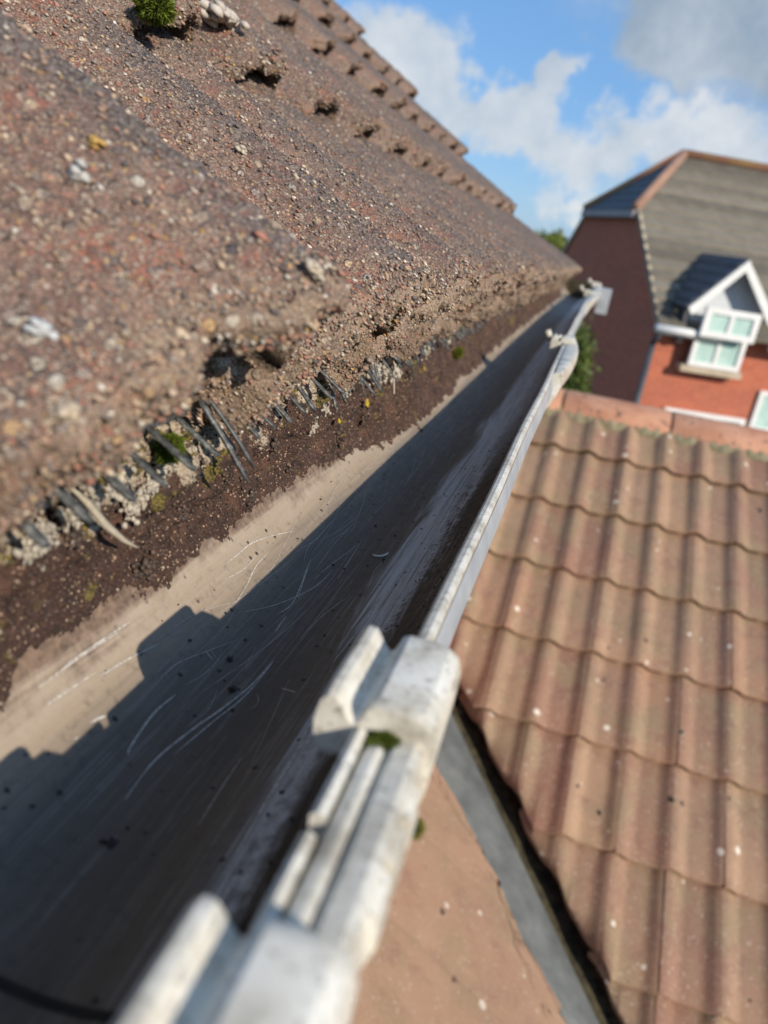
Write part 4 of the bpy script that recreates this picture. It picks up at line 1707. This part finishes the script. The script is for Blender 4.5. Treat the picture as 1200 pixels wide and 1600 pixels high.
# body with gable
b = B()
hz = GZ - NC.z
wf = .22
b.poly([np_(.0, wf, hz), np_(.0, DEP - wf, hz), np_(.0, DEP - wf, -.02), np_(.0, DEP - HB, HZ - .05), np_(.0, HB, HZ - .05), np_(0, wf, -.02)], E1 * (HLEN - .3))
nw = b.mesh('wall', M_BRK)
l = nw.uv_layers.new(name='uv')
for p in nw.polygons:
    for li in p.loop_indices:
        co = nw.vertices[nw.loops[li].vertex_index].co
        n_ = p.normal
        l.data[li].uv = (co.dot(E2) if abs(n_.dot(E1)) > .7 else co.dot(E1), co.z)
link('wall', nw, nb)
# front slope in courses, each proud of the one below
NCR = 18
for k in range(NCR):
    f0, f1 = k / NCR, (k + 1) / NCR
    b0, b1 = f0 * DEP / 2, f1 * DEP / 2

    def left(bb):
        return -.06 if bb < HB else -.06 + (bb - HB) / (DEP / 2 - HB) * HA
    z0, z1 = b0 * SLP, b1 * SLP
    t = .055
    b = B()
    bm = b.bm
    pts = [np_(left(b0), b0, z0 + t), np_(HLEN, b0, z0 + t), np_(HLEN, b1, z1), np_(left(b1), b1, z1), np_(left(b0), b0, z0 - .03), np_(HLEN, b0, z0 - .03),
           np_(HLEN, b1, z1 - .05), np_(left(b1), b1, z1 - .05)]
    vs = [bm.verts.new(p) for p in pts]
    for f in ((0, 1, 2, 3), (7, 6, 5, 4), (0, 4, 5, 1), (1, 5, 6, 2), (2, 6, 7, 3), (3, 7, 4, 0)):
        bm.faces.new([vs[i] for i in f])
    b.obj('roof_course', M_SLT, nb)
# half hip
NCH = 7
for k in range(NCH):
    f0, f1 = k / NCH, (k + 1) / NCH
    def hp_(f, side, dz):
        bb = HB + (DEP / 2 - HB) * f if side == 0 else DEP - HB - (DEP / 2 - HB) * f
        return np_(-.06 + HA * f - .03 + dz * 0, bb, HZ + (RISE - HZ) * f + dz)
    b = B()
    bm = b.bm
    pts = [hp_(f0, 0, .035), hp_(f0, 1, .035), hp_(f1, 1, .0), hp_(f1, 0, .0), hp_(f0, 0, -.03), hp_(f0, 1, -.03), hp_(f1, 1, -.05), hp_(f1, 0, -.05)]
    vs = [bm.verts.new(p) for p in pts]
    for f in ((0, 1, 2, 3), (7, 6, 5, 4), (0, 4, 5, 1), (1, 5, 6, 2), (2, 6, 7, 3), (3, 7, 4, 0)):
        bm.faces.new([vs[i] for i in f])
    b.obj('hip_course', M_SLD, nb)
b = B()
b.poly([np_(-.02, DEP, -.05), np_(-.02, DEP - HB, HZ), np_(HA, DEP / 2, RISE), np_(HLEN, DEP / 2, RISE), np_(HLEN, DEP, -.05)], (0, 0, .05))
b.obj('rear_roof_slope', M_SLD, nb)
b = B()
b.tube(np_(HA - .05, DEP / 2, RISE + .02), np_(HLEN, DEP / 2, RISE + .02), .09, 10)
b.obj('ridge', M_RID2, nb, smooth=True)
b = B()
b.tube(np_(-.08, HB, HZ + .03), np_(HA - .05, DEP / 2, RISE + .03), .085, 10)
b.obj('hip_tiles', mat('muted_hip', plain((.30, .17, .12), (.36, .22, .16), 2, .85)), nb, smooth=True)
b = B()
b.tube(np_(-.08, DEP - HB, HZ + .03), np_(HA - .05, DEP / 2, RISE + .03), .085, 10)
b.obj('hip_tiles', M_RID2, nb, smooth=True)
# hip gutter + fascia
b = B()
b.poly([np_(-.13, HB - .05, HZ - .12), np_(-.13, DEP - HB + .05, HZ - .12), np_(-.13, DEP - HB + .05, HZ - .01), np_(-.13, HB - .05, HZ - .01)], E1 * .12)
b.obj('hip_fascia', mat('mauve_fascia', plain((.30, .26, .27), (.36, .31, .31), 3)), nb)
# verge trims of the gable
for (ba, za, bb_, zb) in ((0.02, -.02, HB, HZ), (DEP - .02, -.02, DEP - HB, HZ)):
    b = B()
    p, q = np_(-.05, ba, za - .06), np_(-.05, bb_, zb - .06)
    b.poly([p, q, q + UZ * .10, p + UZ * .10], E1 * .05)
    b.obj('verge_trim', M_STN, nb)
# front gutter, fascia, downpipe
b = B()
for (fa, fb_) in ((.03, .86), (1.66, HLEN)):
    b.poly([np_(fa, -.02, -.13), np_(fb_, -.02, -.13), np_(fb_, -.02, -.02), np_(fa, -.02, -.02)], E2 * .05)
b.obj('fascia_board', M_WHT, nb)
b = B()
b.tube(np_(-.1, -.08, -.05), np_(.86, -.08, -.05), .06, 10)
b.tube(np_(1.66, -.08, -.05), np_(HLEN, -.08, -.05), .06, 10)
b.obj('gutter', M_WHT, nb, smooth=True)
b = B()
b.tube(np_(-.01, -.08, -.06), np_(-.01, .10, -.30), .045, 10)
b.tube(np_(-.01, .10, -.28), np_(-.01, .10, hz), .045, 10)
b.obj('downpipe', M_GRY, nb, smooth=True)


def fp(u, v, bpl):
    """a, z of a photo ray on the vertical plane b = bpl of the neighbour's front"""
    r = ray(u, v)
    o_ = NC + E2 * bpl
    t = o_.dot(E2) / r.dot(E2)
    p = r * t - NC
    return p.dot(E1), p.z


def window(parent, a0, a1, z0, z1, bpl, nm='window', cols=2, curtain=True, fr=.07):
    w = link(nm, None, parent)
    fb = B()
    for (x0, x1, y0, y1) in ((a0, a1, z1 - fr, z1), (a0, a1, z0, z0 + fr), (a0, a0 + fr, z0 + fr, z1 - fr), (a1 - fr, a1, z0 + fr, z1 - fr)):
        fb.poly([np_(x0, bpl, y0), np_(x1, bpl, y0), np_(x1, bpl, y1), np_(x0, bpl, y1)], E2 * .07)
    for k in range(1, cols):
        xm = a0 + (a1 - a0) * k / cols
        fb.poly([np_(xm - .03, bpl + .005, z0 + fr), np_(xm + .03, bpl + .005, z0 + fr), np_(xm + .03, bpl + .005, z1 - fr), np_(xm - .03, bpl + .005, z1 - fr)], E2 * .05)
    fb.obj('frame', M_WHT, w)
    for k in range(cols):
        xa = a0 + fr + (a1 - a0 - 2 * fr) * k / cols
        xb_ = a0 + fr + (a1 - a0 - 2 * fr) * (k + 1) / cols
        pb = B()
        pb.poly([np_(xa, bpl + .03, z0 + fr), np_(xb_, bpl + .03, z0 + fr), np_(xb_, bpl + .03, z1 - fr), np_(xa, bpl + .03, z1 - fr)], E2 * .01)
        pb.obj('pane', M_CUR if curtain else M_PANE, w)
    return w


# dormer crossing the eaves
dor = link('dormer', None, nb)
a0, zt0 = fp(1094, 470, .1)
a1, zt1 = fp(1185, 485, .1)
al, zb = fp(1083, 560, .12)
ac, zc = fp(1178, 407, .1)
DA0, DA1 = a0 - .06, a0 + .86
DC = (DA0 + DA1) / 2
DZE, DZR = .44, 1.06
DBW = .12
hw = .62
b = B()
b.poly([np_(DC - .52, DBW, -.10), np_(DC + .52, DBW, -.10), np_(DC + .52, DBW, DZE), np_(DC, DBW, DZR - .06), np_(DC - .52, DBW, DZE)], E2 * 1.5)
b.obj('dormer_wall', M_REN, dor)
for sgn, mm_ in ((-1, M_SLD), (1, M_SLT)):  # left slope takes the darker copy, its shade put into the colour
    for k in range(5):
        f0, f1 = k / 5, (k + 1) / 5
        xa0, xa1 = DC + sgn * hw * (1 - f0), DC + sgn * hw * (1 - f1)
        za0, za1 = DZE - .07 + (DZR - DZE + .07) * f0, DZE - .07 + (DZR - DZE + .07) * f1
        b = B()
        b.poly([np_(xa0, -.14, za0 + .03), np_(xa1, -.14, za1), np_(xa1, -.14, za1 - .05), np_(xa0, -.14, za0 - .03)], E2 * (max(za0, .3) / SLP + .45))
        b.obj('dormer_roof', mm_, dor)
    b = B()
    w_ = .10
    b.poly([np_(DC + sgn * (hw + .03), -.17, DZE - .14), np_(DC, -.17, DZR - .02), np_(DC, -.17, DZR - .02 - w_ * 1.5), np_(DC + sgn * (hw - .04), -.17, DZE - .14 - w_ * .9)], E2 * .045)
    b.obj('bargeboard', M_WHT, dor)
b = B()
b.tube(np_(DC - hw - .02, -.14, DZE - .13), np_(DC - hw - .02, .9, DZE - .13), .045, 8)
b.obj('dormer_gutter', M_GRY, dor, smooth=True)
b = B()
b.poly([np_(DC - .60, .02, -.20), np_(DC - .52, .02, -.20), np_(DC - .52, .02, DZE - .2), np_(DC - .60, .02, DZE - .2)], E2 * .6)
b.obj('dormer_cheek', M_GRY, dor)
window(nb, DC - .36, DC + .42, -.50, .0, -.02, 'lower_window', 2)
wt = window(nb, DC - .39, DC + .41, -.05, .36, -.20, 'open_window', 2, fr=.085)
wt['label'] = 'opened top casement of the dormer window'
b = B()
b.poly([np_(DC - .44, .0, -.60), np_(DC + .50, .0, -.60), np_(DC + .50, .0, -.505), np_(DC - .44, .0, -.505)], E2 * .2)
b.obj('stone_sill', M_STN, nb)
# ground-floor pieces that show above the garage ridge
aa, zz = fp(1040, 637, .15)
ab, zz2 = fp(1165, 662, .15)
window(nb, aa, ab, zz - 1.25, zz, .16, 'window', 3, curtain=False)
ar, zr = fp(1196, 612, .15)
window(nb, ar - .06, ar + .9, zr - .62, zr, .16, 'window', 2, curtain=True)
window(nb, 4.2, 5.5, -2.6, -1.0, .16, 'window', 2)


# ------------------------------------------------------------------ trees
def leaf_tree(name, base, h, crown_c, crown_r, n, leaf, c1, c2, label, seed, trunk=.06):
    t = empty(name, base)
    tag(t, label, 'tree')
    BL = Vector(base)
    g2 = np.random.default_rng(seed)
    b = B()
    top = Vector(crown_c)
    b.tube((0, 0, 0), (top - BL) * .75, trunk, 9, trunk * .55)
    for k in range(7):
        a = k * 2.4
        p0 = (top - BL) * (.5 + .05 * k)
        p1 = top - BL + Vector((math.cos(a) * crown_r[0] * .6, math.sin(a) * crown_r[1] * .6, (k - 3) * crown_r[2] * .18))
        b.tube(p0, p1, trunk * .35, 6, trunk * .1)
    b.obj('trunk', mat('bark', plain((.07, .05, .035), (.11, .085, .06), 8, .9)), t)
    # clumps
    nc = 46
    D = g2.normal(0, 1, (nc, 3)); D /= np.linalg.norm(D, axis=1)[:, None]
    cc = D * (g2.random((nc, 1)) ** .4) * np.array(crown_r) * .85
    ci = g2.integers(0, nc, n)
    P = cc[ci] + g2.normal(0, 1, (n, 3)) * np.array(crown_r) * .17 + np.array(top - BL)
    s_ = leaf * (.6 + .8 * g2.random(n))
    a1_ = g2.normal(0, 1, (n, 3)); a1_ /= np.linalg.norm(a1_, axis=1)[:, None]
    a2_ = np.cross(a1_, g2.normal(0, 1, (n, 3))); a2_ /= np.linalg.norm(a2_, axis=1)[:, None]
    V = np.stack([P - a1_ * s_[:, None], P + a2_ * s_[:, None] * .45, P + a1_ * s_[:, None], P - a2_ * s_[:, None] * .45], 1).reshape(-1, 3)
    F = np.arange(n * 4).reshape(-1, 4)
    br = np.repeat(np.clip(g2.random(nc)[ci] * .5 + g2.random(n) * .5, 0, 1), 4)
    o = link('crown', new_mesh('crown', V, F, mat(name + label[:6], m_leaf(c1, c2)), False, col=np.stack([br] * 3, 1)), t)
    return t


r_ = ray(893, 560)
p = r_ * (8.0 / r_.y)
leaf_tree('garden_tree', (p.x - .15, 8.0, -5.3), 4.3, (p.x - .12, 8.0, p.z - .35), (.33, .42, .78), 16000, .032, (.030, .052, .012), (.12, .16, .035),
          'leafy green tree between the gutter and the dark gable wall', 4)
r_ = ray(862, 372)
p = r_ * (42.0 / r_.y)
leaf_tree('distant_tree', (p.x, 42.0, -5.3), 7, (p.x, 42.0, p.z - .8), (1.1, 1.1, 1.2), 9000, .14, (.07, .10, .02), (.22, .26, .05),
          'distant yellow-green tree just above the far corner of the tiled roof', 8, .16)
